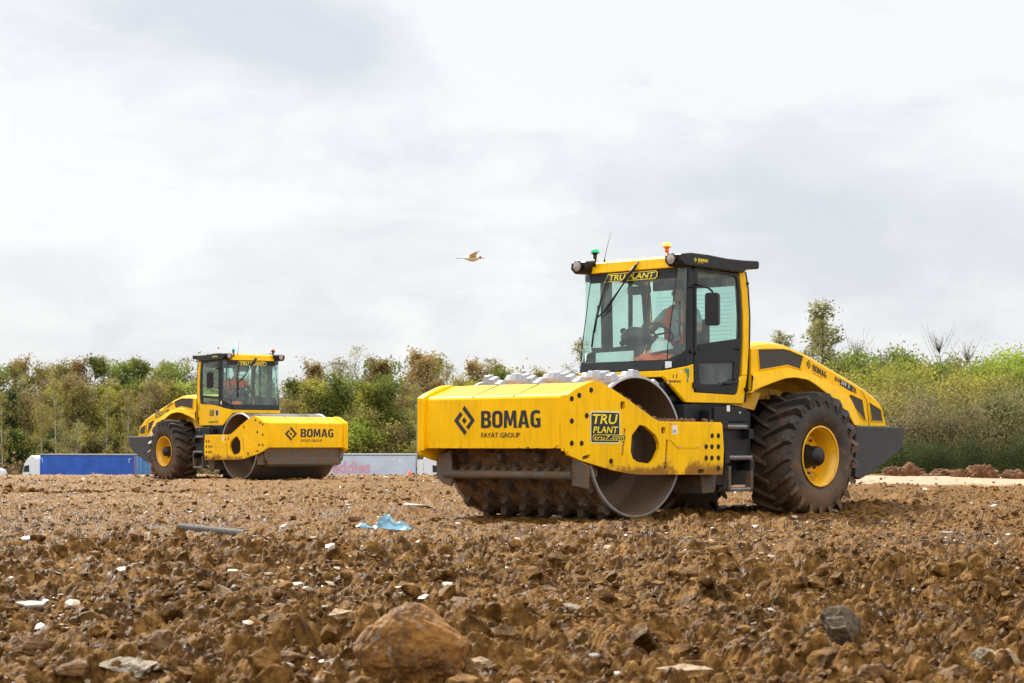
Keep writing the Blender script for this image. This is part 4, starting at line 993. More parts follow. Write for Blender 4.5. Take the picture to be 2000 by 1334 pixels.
        # lower corner between glass and tub
        b = [(-.995, sg*YC, 1.632), (-1.22, sg*(YS-.004), 1.682), (-1.22, sg*(YS-.045), 1.682), (-1.01, sg*(YC-.05), 1.632)]
        t = [(wx(1.76)+.0, sg*YC, 1.755), (-1.225, sg*(YS-.004), 1.87), (-1.225, sg*(YS-.045), 1.87), (wx(1.76)-.03, sg*(YC-.05), 1.755)]
        if sg < 0: b = b[::-1]; t = t[::-1]
        bf.hexa(b, t)
    bf.hexa([(-.99, -YC+.03, 1.632), (-.99, YC-.03, 1.632), (-1.03, YC-.03, 1.632), (-1.03, -YC+.03, 1.632)][::1], [(wx(1.76)+.003, -YC+.03, 1.755), (wx(1.76)+.003, YC-.03, 1.755), (wx(1.76)-.03, YC-.03, 1.755), (wx(1.76)-.03, -YC+.03, 1.755)])
    # rear wall posts and floor
    bf.box(-2.32, -2.28, -YS+.05, YS-.05, 1.28, 1.86); bf.box(-2.33, -2.28, -.62, .62, 2.66, 2.80)
    bf.box(-2.34, -2.29, s*.66, s*.74, 1.86, 2.8); bf.box(-2.34, -2.31, -s*.70, -s*.74, 1.86, 2.8)
    bf.box(-2.33, -2.30, -.018, .018, 1.86, 2.66)
    bf.box(-2.28, -1.03, -.68, .68, 1.28, 1.34); bf.box(-1.30, -1.03, -.62, .62, 1.60, 1.70)
    bf.box(-2.15, -1.25, -.60, .60, 2.76, 2.80)
    bf.build('cab_structure', M['cabblack'], root, bevel=.006)
    # windscreen (bowed) and quarter panes
    zs = [1.755+(2.80-1.755)*i/10 for i in range(11)]
    ws = MB(); vs = []
    for z in zs:
        for k in range(9): yk = -YC+2*YC*k/8; vs.append((wx(z)+.02*(1-(yk/YC)**2), yk, z))
    ws.add(vs, [(i*9+j, i*9+j+1, (i+1)*9+j+1, (i+1)*9+j) for i in range(10) for j in range(8)], 0, True)
    W = ws.build('windscreen', M['glass'], root)
    # black printed band along the top of the screen, with lettering
    fb = MB(); zz = [2.69, 2.745, 2.802]; vs = []
    for z in zz:
        for k in range(9): yk = -YC+2*YC*k/8; vs.append((wx(z)+.02*(1-(yk/YC)**2)+.004, yk, z if not (z < 2.7 and abs(yk) > .45) else z+.0))
    fb.add(vs, [(i*9+j, i*9+j+1, (i+1)*9+j+1, (i+1)*9+j) for i in range(2) for j in range(8)], 0, False)
    fb.build('screen_band', M['cabblack'], W)
    tp = MB(); xw = wx(2.74)+.032
    ban = [(-.42, 2.692), (.36, 2.692), (.395, 2.715), (.395, 2.77), (.36, 2.79), (-.36, 2.79), (-.385, 2.74)]
    tp.flat(ban, lambda a, b: (xw+.12*(2.74-b), a, b), 1, (1, 0, 0)); c2 = [(a*.975-.003, 2.741+(b-2.741)*.82) for a, b in ban]; tp.flat(c2, lambda a, b: (xw+.002+.12*(2.74-b), a, b), 0, (1, 0, 0))
    tp.text('TRU PLANT', (xw+.007, -.335, 2.708), (0, 1, 0), (-.12, 0, .99), .69, .066, 1, bold=.018, shear=.18)
    tp.build('lettering', [M['decal'], M['dyellow']], W)
    for sg in (1, -1): sl = MB(); sl.tube([(wx(z)+.001, sg*(YC+.001), z) for z in zs], .006, 6); sl.build('screen_seal', M['cabblack'], W)
    for sg in (1, -1):
        q = MB(); vs = []
        for z in zs[:]:
            zb = 1.755+(1.87-1.755); f = (z-1.755)/(2.80-1.755); z2 = 1.87+(2.80-1.87)*f
            vs += [(wx(z), sg*YC, z), ((wx(z)-1.232)/2, sg*(YC+YS)/2+sg*.01, (z+z2)/2), (-1.232, sg*(YS-.01), z2)]
        q.add(vs, [(i*3+j, i*3+j+1, (i+1)*3+j+1, (i+1)*3+j) for i in range(10) for j in range(2)], 0, True)
        q.build('quarter_window', M['glass'], root)
    # rear window with heating wires
    rw = MB(); rw.box(-2.318, -2.312, -.66, .66, 1.86, 2.66); RW = rw.build('rear_window', M['glass_rear'], root)
    hw = MB()
    for i in range(14): z = 1.95+i*.048; hw.box(-2.309, -2.307, -.6, .6, z-.0012, z+.0012)
    hw.build('heating_wires', M['plastic'], RW)
    # ---- side openings
    for sg in (1, -1):
        if sg > 0:
            outer = [(-1.355, 1.42), (-1.385, 1.392), (-2.10, 1.378), (-2.135, 1.40), (-2.19, 1.62), (-2.228, 1.98), (-2.228, 2.29), (-2.20, 2.60), (-2.165, 2.79), (-1.355, 2.815)]
            win = [(-1.40, 1.935), (-2.17, 2.03), (-2.178, 2.29), (-2.155, 2.58), (-2.125, 2.73), (-2.10, 2.745), (-1.40, 2.77)]
            low = [(-1.448, 1.485), (-2.055, 1.495), (-2.085, 1.755), (-1.445, 1.722)]
            holes_ = [win, low]
            if sg != s: win = [(-1.70, 1.96), (-2.02, 2.0), (-2.02, 2.745), (-1.68, 2.76)]; holes_ = [win, low, [(-2.06, 2.0), (-2.27, 2.02), (-2.30, 2.29), (-2.27, 2.60), (-2.21, 2.73), (-2.06, 2.742)]]; outer = [(-1.355, 1.42), (-1.385, 1.392), (-2.10, 1.378), (-2.20, 1.62), (-2.30, 1.98), (-2.328, 2.29), (-2.30, 2.60), (-2.24, 2.79), (-1.358, 2.815), (-1.358, 2.76), (-1.51, 2.755), (-1.53, 1.95), (-1.358, 1.94)]
            m_ = MB(); m_.prism(outer, holes_, xz(1), YS-.04, YS+.004)
            D_ = m_.build('door', M['cabblack'], root, bevel=.006)
            for w_ in holes_:
                g = MB(); g.flat(w_, xz2(1, YS-.012), 0, (0, 1, 0)); g.build('door_window', M['glass'], D_)
            h = MB(); h.tube([(-1.86, YS+.02, 1.497), (-1.92, YS+.05, 1.497), (-2.05, YS+.055, 1.525), (-2.10, YS+.02, 1.54)], .016); h.cyl((-2.085, YS, 1.54), (-2.085, YS+.05, 1.54), .022, n=12); h.build('handle', M['plastic'], D_)
            h = MB()
            for x, z in ((-1.375, 1.84), (-1.30, 1.85)): h.cyl((x, YS, z), (x, YS+.022, z), .022, n=12)
            h.box(-1.49, -1.43, YS, YS+.018, 1.875, 1.888); h.box(-2.16, -2.09, YS, YS+.018, 1.905, 1.918); h.cyl((-2.17, YS, 1.912), (-2.17, YS+.022, 1.912), .022, n=12)
            h.box(-1.43, -1.32, YS, YS+.025, 1.435, 1.50); h.build('hinge', M['plastic'], D_)
        else:
            outer = [(-1.352, 1.72), (-1.7, 1.762), (-2.2, 1.785), (-2.232, 1.98), (-2.232, 2.29), (-2.205, 2.60), (-2.17, 2.79), (-1.352, 2.815)]
            win = [(-1.39, 1.945), (-2.155, 1.995), (-2.178, 2.29), (-2.155, 2.58), (-2.12, 2.745), (-1.39, 2.77)]
            low = [(-1.39, 1.755), (-1.39, 1.885), (-2.12, 1.94), (-2.12, 1.805)]; holes_ = [win, low]
            if sg != s: win = [(-1.70, 1.96), (-2.02, 2.0), (-2.02, 2.745), (-1.68, 2.76)]; holes_ = [win, low, [(-2.06, 2.0), (-2.27, 2.02), (-2.30, 2.29), (-2.27, 2.60), (-2.21, 2.73), (-2.06, 2.742)]]; outer = [(-1.356, 1.72), (-1.7, 1.762), (-2.2, 1.785), (-2.30, 1.98), (-2.328, 2.29), (-2.30, 2.60), (-2.24, 2.79), (-1.352, 2.815), (-1.352, 2.76), (-1.51, 2.755), (-1.53, 1.955), (-1.352, 1.945)]
            m_ = MB(); m_.prism(outer, holes_, xz(-1), YS-.04, YS+.004); D_ = m_.build('side_window', M['cabblack'], root, bevel=.006)
            for w_ in holes_:
                g = MB(); g.flat(w_, xz2(-1, YS-.012), 0, (0, -1, 0)); g.build('pane', M['glass'], D_)
    g = MB(); g.flat([(-1.235, 1.875), (-1.35, 1.945), (-1.53, 1.955), (-1.51, 2.755), (-1.24, 2.72)], xz2(-s, YS-.012), 0, (0, -s, 0)); g.build('quarter_window', M['glass'], root)
    # ---- roof
    mb = MB()
    mb.prism([(-1.155, 2.805), (-1.185, 2.925), (-1.23, 2.95), (-2.30, 2.95), (-2.34, 2.80)], [], lambda a, b, d: (a, d, b), -.625, .625)
    roof = mb.build('roof', M['yellow'], root, bevel=.01)
    for sg in (1, -1):
        pr = [(-1.05, 2.862), (-1.06, 2.945), (-1.24, 2.966), (-1.55, 2.962), (-1.884, 2.942), (-2.2, 2.94), (-2.47, 2.950), (-2.492, 2.93), (-2.492, 2.868), (-2.46, 2.853), (-2.27, 2.843), (-2.185, 2.793), (-1.34, 2.812), (-1.12, 2.812)]
        vo = MB(); vo.prism(pr, [], xz(sg), .60, .845); vo.build('roof_visor', M['plastic'], roof, bevel=.02, seg=3)
        wl = MB(); c = (-1.03, sg*.715, 2.888)
        wl.lathe([(.05, -.06), (.066, -.02), (.070, .01), (.058, .012)], c, 'x', 20, 0); wl.lathe([(.058, .010), (.03, .022), (.001, .024)], c, 'x', 20, 1)
        wl.build('work_light', [M['plastic'], M['lamp']], roof)
    if True:
        t = MB(); yv = s*.8485
        if s > 0: add_logo(t, (-1.298, yv, 2.888), (-1, 0, 0), V, .05, .055); t.bomag((-1.345, yv, 2.872), (-1, 0, 0), V, .175, .036, lean=.12); t.text('FAYAT GROUP', (-1.335, yv, 2.853), (-1, 0, 0), V, .11, .011, bold=.01)
        else: add_logo(t, (-1.56, yv, 2.888), (1, 0, 0), V, .05, .055); t.bomag((-1.52, yv, 2.872), (1, 0, 0), V, .175, .036, lean=.12)
        t.build('lettering', M['dyellow'], roof)
    # beacons (green on the machine's right, amber on its left), aerial
    # the green one stands on the far side of the near machine and on the near side of the far machine, as photographed
    gy, ay = -.535, .56
    for yy, mt, nm in ((gy, 'green_on' if lit else 'green_bright', 'green_beacon'), (ay, 'amber_on' if lit else 'amber_off', 'amber_beacon')):
        x = -1.13; b = MB(); b.tube([(x, yy, 2.88), (x+.01, yy+.012, 2.93), (x-.01, yy, 2.97)], .018); b.cyl((x-.01, yy, 2.95), (x-.01, yy, 3.035), .016, .028, n=14); b.lathe([(.03, 3.03), (.052, 3.04), (.052, 3.047), (.03, 3.05)], (x-.01, yy, 0), 'z', 20)
        bc = b.build(nm, M['plastic'] if mt != 'amber_on' else M['amber_off'], roof)
        l_ = MB(); l_.lathe([(.044, 3.046), (.046, 3.052), (.046, 3.078), (.040, 3.086), (.001, 3.088)], (x-.01, yy, 0), 'z', 20); l_.build('beacon_lens', M[mt], roof)
    a = MB(); a.cyl((-1.16, gy+.13, 2.93), (-1.16, gy+.13, 2.965), .016, .008, n=10); a.tube([(-1.16, gy+.13, 2.96), (-1.17, gy+.16, 3.1), (-1.19, gy+.205, 3.27)], [.004, .0032, .0025], 6); a.build('antenna', M['plastic'], roof)
    # ---- wipers: pivots at the top of the screen
    def onscreen(y, z, o=.03): return (wx(z)+.02*(1-(y/YC)**2)+o, y, z)
    wp = MB(); wp.tube([(-1.155, .13, 2.90), (-1.135, .12, 2.87), onscreen(.09, 2.83, .06), onscreen(-.36, 2.33), onscreen(-.46, 2.27)], .009)
    wp.tube([(-1.155, .08, 2.87), onscreen(.05, 2.82, .055), onscreen(-.30, 2.36), onscreen(-.43, 2.29)], .008); wp.tube([onscreen(.09, 2.85, .05), onscreen(-.08, 2.68, .05)], .017)
    WP = wp.build('wiper_arm', M['plastic'], root)
    wb = MB(); wb.tube([onscreen(-.36, 2.72, .022), onscreen(-.42, 2.5, .022), onscreen(-.455, 2.27, .025), onscreen(-.475, 2.1, .022), onscreen(-.475, 1.93, .022)], .011); wb.tube([onscreen(-.44, 2.42), onscreen(-.46, 2.1)], .014); wb.build('wiper_blade', M['plastic'], WP)
    # ---- mirror
    for sg in (s,):
        x0 = -1.31
        mr = MB(); mr.box(-1.385, -1.235, sg*YS, sg*(YS+.03), 2.58, 2.76); mr.tube([(-1.33, sg*(YS+.01), 2.62), (-1.35, sg*.90, 2.585), (-1.37, sg*.97, 2.57), (-1.42, sg*.995, 2.53), (-1.42, sg*.99, 2.50)], .012)
        m_ = mr.build('mirror_arm', M['plastic'], root)
        mm = MB(); mm.prism(rrect(0, 0, .20, .37, .04), [], lambda a, b, d: (-1.40-.32*a+d*.75, sg*(1.015+.72*a)+sg*d*.25, 2.325+b), -.035, .045)
        mm.build('mirror', M['plastic'], m_, bevel=.015, seg=3)
    # black awning blind behind the quarter pane (seen as a dark bar)
    mb = MB(); mb.box(-1.20, -1.17, s*.70, s*.72, 2.02, 2.42); mb.build('grab_rail', M['plastic'], root, bevel=.008)
    # ---- interior
    mb = MB(); sx = -1.93; cy = .12 if s > 0 else .0
    mb.prism([(sx-.22, 1.72), (sx+.28, 1.72), (sx+.30, 1.78), (sx-.18, 1.80)], [], lambda a, b, d: (a, d, b), cy-.24, cy+.24)
    mb.hexa([(sx-.20, cy-.22, 1.78), (sx-.20, cy+.22, 1.78), (sx-.28, cy+.22, 1.78), (sx-.28, cy-.22, 1.78)][::-1], [(sx-.27, cy-.19, 2.28), (sx-.27, cy+.19, 2.28), (sx-.33, cy+.17, 2.28), (sx-.33, cy-.17, 2.28)][::-1])
    mb.box(sx-.15, sx+.15, cy-.15, cy+.15, 1.34, 1.72); mb.box(sx-.15, sx+.25, cy+.28, cy+.36, 1.92, 1.97); mb.box(sx-.15, sx+.25, cy-.36, cy-.28, 1.92, 1.97)
    mb.build('seat', M['seat'], root, bevel=.03, seg=3)
    mb = MB(); mb.tube([(-1.25, cy, 1.36), (-1.33, cy, 1.8), (-1.42, cy, 2.0)], .05)
    q = rock_shape(3, 17, 0, .05)[0]*np.array([.13, .20, .12])+np.array([-1.36, cy-.22, 2.05]); mb.add(q, [tuple(f) for f in ICO[3][1]], 0, True)
    mb.cyl((-1.34, cy-.42, 1.98), (-1.34, cy-.36, 2.0), .035); mb.cyl((-1.30, cy-.40, 2.13), (-1.34, cy-.36, 2.13), .03); mb.build('console', M['plastic'], root)
    mb = MB(); n = 24; ctr = Vector((-1.50, cy, 2.10)); uu = Vector((0, 1, 0)); vv = Vector((.85, 0, .5)).normalized()
    mb.tube([ctr+uu*(.19*math.cos(2*math.pi*i/n))+vv*(.19*math.sin(2*math.pi*i/n)) for i in range(n+1)], .014); 
    for a_ in (0, 2.1, 4.2): mb.tube([ctr+Vector((.03, 0, -.03)), ctr+uu*(.19*math.cos(a_))+vv*(.19*math.sin(a_))], .012)
    mb.tube([ctr+Vector((.03, 0, -.03)), (-1.36, cy, 1.95)], .025); mb.build('steering_wheel', M['plastic'], root)
    mb = MB(); mb.prism(rrect(0, 0, .34, .10, .03), [], lambda a, b, d: (-1.45+d, -.12+a, 2.60+b), -.015, .015); mb.tube([(-1.45, -.12, 2.64), (-1.42, -.08, 2.70), (-1.40, -.05, 2.77)], .008); mb.build('rear_view_mirror', M['plastic'], root)
    mb = MB(); mb.box(-1.0-.36, -1.06, -.60, .60, 1.70, 1.742); mb.build('dashboard_shelf', M['cabblack'], root)
    # stickers on the cab flank
    stk = MB(); ysx = s*(YS+.003)
    if s > 0:
        stk.flat([(-1.262, 1.655), (-1.262, 1.54), (-1.215, 1.60), (-1.172, 1.657)], lambda a, b: (a, ysx, b), 1, (0, s, 0))
        stk.flat([(-1.255, 1.50), (-1.222, 1.50), (-1.222, 1.585)], lambda a, b: (a, ysx-.001, b), 1, (0, s, 0))
        stk.build('sticker', [M['white'], M['greend'], M['decal']], root)
        k = MB(); ob = lambda a, b: (-1.0-(a)*.874, YC+.004+a*.49, b)   # on the oblique corner panel
        k.flat([(.02, 1.487), (.20, 1.487), (.11, 1.652)], lambda a, b: (ob(a, b)[0]+.002, ob(a, b)[1], b), 0, (1, 1, 0)); k.flat([(.115, 1.652), (.205, 1.652), (.205, 1.50)], ob, 1, (1, 1, 0))
        dv = Vector((-.874, .49, 0)).normalized()
        k.text('11', Vector(ob(.085, 1.545))+Vector((.004, .004, 0)), dv, V, .05, .045, 2, bold=.018); k.bomag(Vector(ob(.04, 1.495))+Vector((.004, .004, 0)), dv, V, .145, .028, 2)
        k.text('5', Vector(ob(.165, 1.60))+Vector((.004, .004, 0)), dv, V, .025, .035, 0, bold=.02)
        k.build('sticker', [M['white'], M['greend'], M['decal']], root)
        k = MB(); ob2 = lambda a, b: (-1.015-a*.874, YC+.004+a*.49, b)
        k.flat([(-.005, 1.655), (.075, 1.67), (.075, 1.735), (-.005, 1.735)], lambda a, b: (wx(b)+.004-a*.874+.03, YC+.004+a*.49, b), 0, (1, 1, 0)); k.build('sticker', M['white'], root)
        k = MB(); k.flat([(-1.74, 1.245), (-1.80, 1.245), (-1.80, 1.175), (-1.74, 1.175)], xz2(1, .949), 0, (0, 1, 0)); k.build('sticker', M['white'], root)
    else:
        f = lambda a, b: (a, ysx, b)
        stk.flat([(-1.79, 1.64), (-1.79, 1.50), (-1.60, 1.50), (-1.60, 1.64)], f, 2, (0, s, 0)); stk.text('TRU', (-1.775, ysx-.002, 1.58), U, V, .16, .045, 3, bold=.018, shear=.15); stk.text('PLANT', (-1.775, ysx-.002, 1.525), U, V, .16, .035, 3, bold=.018, shear=.15)
        stk.flat([(-1.53, 1.63), (-1.53, 1.52), (-1.455, 1.45), (-1.38, 1.52), (-1.38, 1.63), (-1.455, 1.65)], f, 4, (0, s, 0)); stk.flat([(-1.515, 1.62), (-1.515, 1.53), (-1.455, 1.475), (-1.395, 1.53), (-1.395, 1.62), (-1.455, 1.635)], lambda a, b: (a, ysx-.0015, b), 2, (0, s, 0))
        stk.flat([(-1.82, 1.335), (-1.82, 1.375), (-1.42, 1.375), (-1.42, 1.335)], f, 2, (0, s, 0)); stk.text('TRU PLANT', (-1.80, ysx-.002, 1.342), U, V, .36, .026, 3, bold=.018)
        ob = lambda a, b: (-1.0-(a)*.874, -(YC+.004+a*.49), b)
        stk.flat([(.02, 1.50), (.20, 1.50), (.11, 1.64)], lambda a, b: (ob(a, b)[0]+.002, ob(a, b)[1], b), 0, (1, -1, 0)); stk.flat([(.02, 1.64), (.11, 1.64), (.02, 1.50)], ob, 1, (1, -1, 0))
        stk.flat([(-1.245, 1.76), (-1.245, 1.84), (-1.30, 1.84), (-1.30, 1.76)], f, 0, (0, s, 0))
        stk.build('sticker', [M['white'], M['greend'], M['decal'], M['dyellow'], M['white']], root)
    return root
def to_world(pose, p):
    P, a = pose; return Vector((P.x+p[0]*math.cos(a)-p[1]*math.sin(a), P.y+p[0]*math.sin(a)+p[1]*math.cos(a), p[2]))
near = build_roller(POSE1, 1, True, 'near yellow road roller with a mud caked padfoot drum, large on the right', True)
farr = build_roller(POSE2, -1, False, 'far yellow road roller with a smooth steel drum, beside the blue trailer', False)
# drivers: things of their own, seated in the cabs
d1 = person('person', 'driver in pale blue shirt and orange vest looking back, in the near roller cab', dict(ell=(.17, .33, .22), wrl=(.33, .20, .32), elr=(.14, -.33, .24), wrr=(.30, -.14, .33)), True, to_world(POSE1, (-1.86, .16, 1.88)), POSE1[1]+R(12))
d2 = person('person', 'driver in an orange hi-vis jacket seated in the far roller cab', dict(ell=(.17, .33, .22), wrl=(.33, .17, .32), elr=(.14, -.33, .24), wrr=(.30, -.16, .33)), False, to_world(POSE2, (-1.86, -.02, 1.88)), POSE2[1]+R(-8))
# hard hat and crumpled jacket on the near machine's shelf
hh = MB(); hv = ICO[4][0]; hm = hv*np.array([.14, .125, .13]); q = [f for f in ICO[4][1] if hm[f][:, 2].mean() > 0]
hh.add([tuple(v) for v in hm], [tuple(f) for f in q], 0, True); hh.lathe([(.13, .0), (.15, -.004), (.15, .004), (.13, .01)], (.008, 0, 0), 'z', 28); hh.tube([(-.12, 0, .06), (-.06, 0, .122), (0, 0, .136), (.06, 0, .122), (.12, 0, .06)], .012)
ho = hh.build('hard_hat', M['helmet']); tag(ho, 'white hard hat lying on the orange jacket behind the near windscreen', 'hard hat'); ho.location = to_world(POSE1, (-1.22, .42, 1.875)); ho.rotation_euler = (R(6), R(10), POSE1[1])
def crumple(name, seed, dims, mat, loc, rz, amp=.5, sub=5, fold=1.0):
    V_, F_ = ICO[sub]; V_ = V_.copy(); n = 1+amp*np.abs(noise3(V_, .55*fold, seed))*1.2+amp*.6*np.abs(noise3(V_, .25*fold, seed+2))-amp*.3
    V_ = V_*n[:, None]; V_[:, 2] = np.maximum(V_[:, 2], -.15); V_ = V_*np.array(dims)
    o = np_mesh(name, V_, F_, mat, True); o.location = loc; o.rotation_euler = (0, 0, rz); return o
jk = crumple('folded_jacket', 31, (.15, .27, .09), M['orange'], to_world(POSE1, (-1.22, .34, 1.765)), POSE1[1]); tag(jk, 'crumpled orange jacket heaped behind the near windscreen', 'jacket')
jk2 = crumple('folded_jacket', 33, (.12, .12, .07), M['orange'], to_world(POSE2, (-1.24, -.40, 1.765)), POSE2[1]); tag(jk2, 'orange jacket bundled behind the far roller windscreen', 'jacket')
# ------------------------------------------------------------------ trees
def mat_leaf(name, ca, cb, transl=.35):
    m, nt, b = new_mat(name); nt.nodes.remove(b)
    out = [n for n in nt.nodes if n.type == 'OUTPUT_MATERIAL'][0]
    at_ = N(nt, 'ShaderNodeAttribute', attribute_name='tint'); sp = N(nt, 'ShaderNodeSeparateColor'); L(nt, at_.outputs['Color'], sp.inputs[0])
    oi = N(nt, 'ShaderNodeObjectInfo')
    c = mixc(nt, sp.outputs[0], ca, cb)
    br = math_n(nt, 'ADD', math_n(nt, 'MULTIPLY', sp.outputs[1], 1.0), math_n(nt, 'MULTIPLY', oi.outputs['Random'], .6)); br = math_n(nt, 'ADD', br, .60)
    vm = N(nt, 'ShaderNodeVectorMath', operation='SCALE'); L(nt, c, vm.inputs[0]); L(nt, br, vm.inputs['Scale'])
    d = N(nt, 'ShaderNodeBsdfDiffuse'); t = N(nt, 'ShaderNodeBsdfTranslucent'); L(nt, vm.outputs[0], d.inputs[0]); L(nt, vm.outputs[0], t.inputs[0])
    mx = N(nt, 'ShaderNodeMixShader'); mx.inputs[0].default_value = transl; L(nt, d.outputs[0], mx.inputs[1]); L(nt, t.outputs[0], mx.inputs[2]); L(nt, mx.outputs[0], out.inputs[0])
    return m
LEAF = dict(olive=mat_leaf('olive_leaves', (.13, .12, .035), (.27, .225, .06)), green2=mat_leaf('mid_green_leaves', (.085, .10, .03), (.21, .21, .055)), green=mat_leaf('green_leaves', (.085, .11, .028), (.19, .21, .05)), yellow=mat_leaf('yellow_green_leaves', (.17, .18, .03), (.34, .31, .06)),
            rust=mat_leaf('rust_leaves', (.17, .115, .05), (.25, .185, .075)), dark=mat_leaf('dark_leaves', (.030, .045, .018), (.075, .095, .035)), pale=mat_leaf('pale_grey_green_leaves', (.14, .14, .06), (.28, .26, .11)),
            willow=mat_leaf('willow_leaves', (.065, .075, .032), (.19, .175, .08)), willow2=mat_leaf('grey_willow_leaves', (.10, .085, .045), (.22, .185, .095)), brown=mat_leaf('brown_twigs_and_leaves', (.12, .085, .045), (.22, .16, .08)), lime=mat_leaf('lime_leaves', (.13, .18, .03), (.27, .30, .05)))
M['bark'] = simple('grey_bark', (.13, .11, .085), .9, vary=.3, vscale=2)
M['birch'] = simple('pale_birch_bark', (.38, .35, .30), .85, vary=.25, vscale=1.2)
def tree_meshes(kind, seed, H, W, leaves, leaf, base=.15, limbs=26, up=.7, mat='olive', barkm='bark', shape='oval', stems=1, twigs=.35, clumps=5, trunk_r=.10):
    rg = np.random.RandomState(seed); mb = MB(); pts = []; cl = []
    for s_ in range(stems):
        bx = rg.normal(0, .08*W*(stems > 1)); lean = rg.normal(0, .05, 2)+(np.array([math.cos(s_*2.4), math.sin(s_*2.4)])*.16 if stems > 1 else 0)
        hs = H*(1 if s_ == 0 else rg.uniform(.75, .98)); n = 9
        ax = [np.array([bx+lean[0]*hs*t+.12*math.sin(t*5+seed)*W*.12, lean[1]*hs*t+.1*math.cos(t*4+seed)*W*.12, hs*t]) for t in np.linspace(0, 1, n)]
        mb.tube([tuple(p) for p in ax], [trunk_r*H/12*(1-.93*t)+.006 for t in np.linspace(0, 1, n)], 6)
        for i in range(limbs//stems):
            t = base+(1-base)*(i+rg.uniform())/(limbs/stems); k = t*(n-1); j = min(int(k), n-2); p0 = ax[j]+(ax[j+1]-ax[j])*(k-j)
            if shape == 'oval': w = math.sin(math.pi*min(1, max(0, (t-base)/(1-base)*.86+.12)))**.7
            elif shape == 'column': w = .75*math.sin(math.pi*min(1, (t-base)/(1-base)*.9+.08))**.5
            elif shape == 'bush': w = math.sqrt(max(.05, 1-((t)/1.02)**2.2))
            else: w = 1-.85*t
            w *= rg.uniform(.55, 1.15)*W/2; a = rg.uniform(0, 6.283); u = up*rg.uniform(.5, 1.4)
            p1 = p0+np.array([math.cos(a)*w, math.sin(a)*w, w*u]); pm = (p0+p1)/2+np.array([0, 0, -.06*w])
            mb.tube([tuple(p0), tuple(pm), tuple(p1)], [trunk_r*.36*H/12*(1-.7*t)+.006, .02*H/12, .006], 4)
            for q in range(clumps):
                f = rg.uniform(.25, 1.05); c = p0+(p1-p0)*f+rg.normal(0, .10*W*.5, 3); cl.append((c, w*(.20+.2*rg.uniform())+.10*W*.5, rg.uniform(), rg.uniform()))
        for i in range(int(12*twigs)):                      # thin leaders poking out of the top
            a = rg.uniform(0, 6.283); p0 = ax[-2]; p1 = ax[-1]+np.array([math.cos(a)*W*.14, math.sin(a)*W*.14, rg.uniform(-.02, .07)*H]); mb.tube([tuple(p0), tuple(p1)], [.02, .004], 4)
            cl.append((p1-np.array([0, 0, .03*H]), .035*H, rg.uniform(), rg.uniform()))
        cl.append((ax[-1], .05*H, rg.uniform(), rg.uniform()))
    C_ = np.array([c[0] for c in cl]); Rr = np.array([c[1] for c in cl]); tn = np.array([[c[2], c[3]] for c in cl])
    pr = Rr**2+.05; pr /= pr.sum(); idx = rg.choice(len(cl), leaves, p=pr)
    P = C_[idx]+rg.normal(0, 1, (leaves, 3))*Rr[idx][:, None]*np.array([.55, .55, .5]); P[:, 2] = np.abs(P[:, 2])
    sz = leaf*rg.uniform(.5, 1.3, leaves); a = rg.normal(size=(leaves, 3)); a /= np.linalg.norm(a, axis=1)[:, None]; b = np.cross(a, rg.normal(size=(leaves, 3))); b /= np.linalg.norm(b, axis=1)[:, None]
    u = a*sz[:, None]; v = b*(sz*.55)[:, None]
    V_ = np.stack([P-u, P+v, P+u, P-v], 1).reshape(-1, 3); F_ = np.arange(leaves*4).reshape(-1, 4)
    tint = np.zeros((leaves, 3)); tint[:, 0] = np.clip(tn[idx, 0]*.7+rg.uniform(-.1, .35, leaves), 0, 1); tint[:, 1] = np.clip(tn[idx, 1]*.75+rg.uniform(-.1, .35, leaves), 0, 1); tint = np.repeat(tint, 4, 0)
    cr = np_mesh('crown', V_, F_, LEAF[mat], False, tint); tr = mb.build('trunk', M[barkm])
    return tr, cr, H
PROTO = {}
def proto(key, **k):
    tr, cr, H = tree_meshes(key, **k); PROTO[key] = (tr, cr, H)
    return PROTO[key]
used_proto = set()
def plant(key, loc, h, rz, label, cat, group, name='tree', wide=1.0):
    tr, cr, H = PROTO[key]; root = empty(name, loc, 0, label, cat, group)
    s_ = h/H
    for o in (tr, cr):
        if key in used_proto: c = o.copy(); COL.objects.link(c)
        else: c = o
        c.parent = root; c.scale = (s_*wide, s_*wide, s_); c.rotation_euler = (0, 0, rz)
    used_proto.add(key); return root
LF = .125
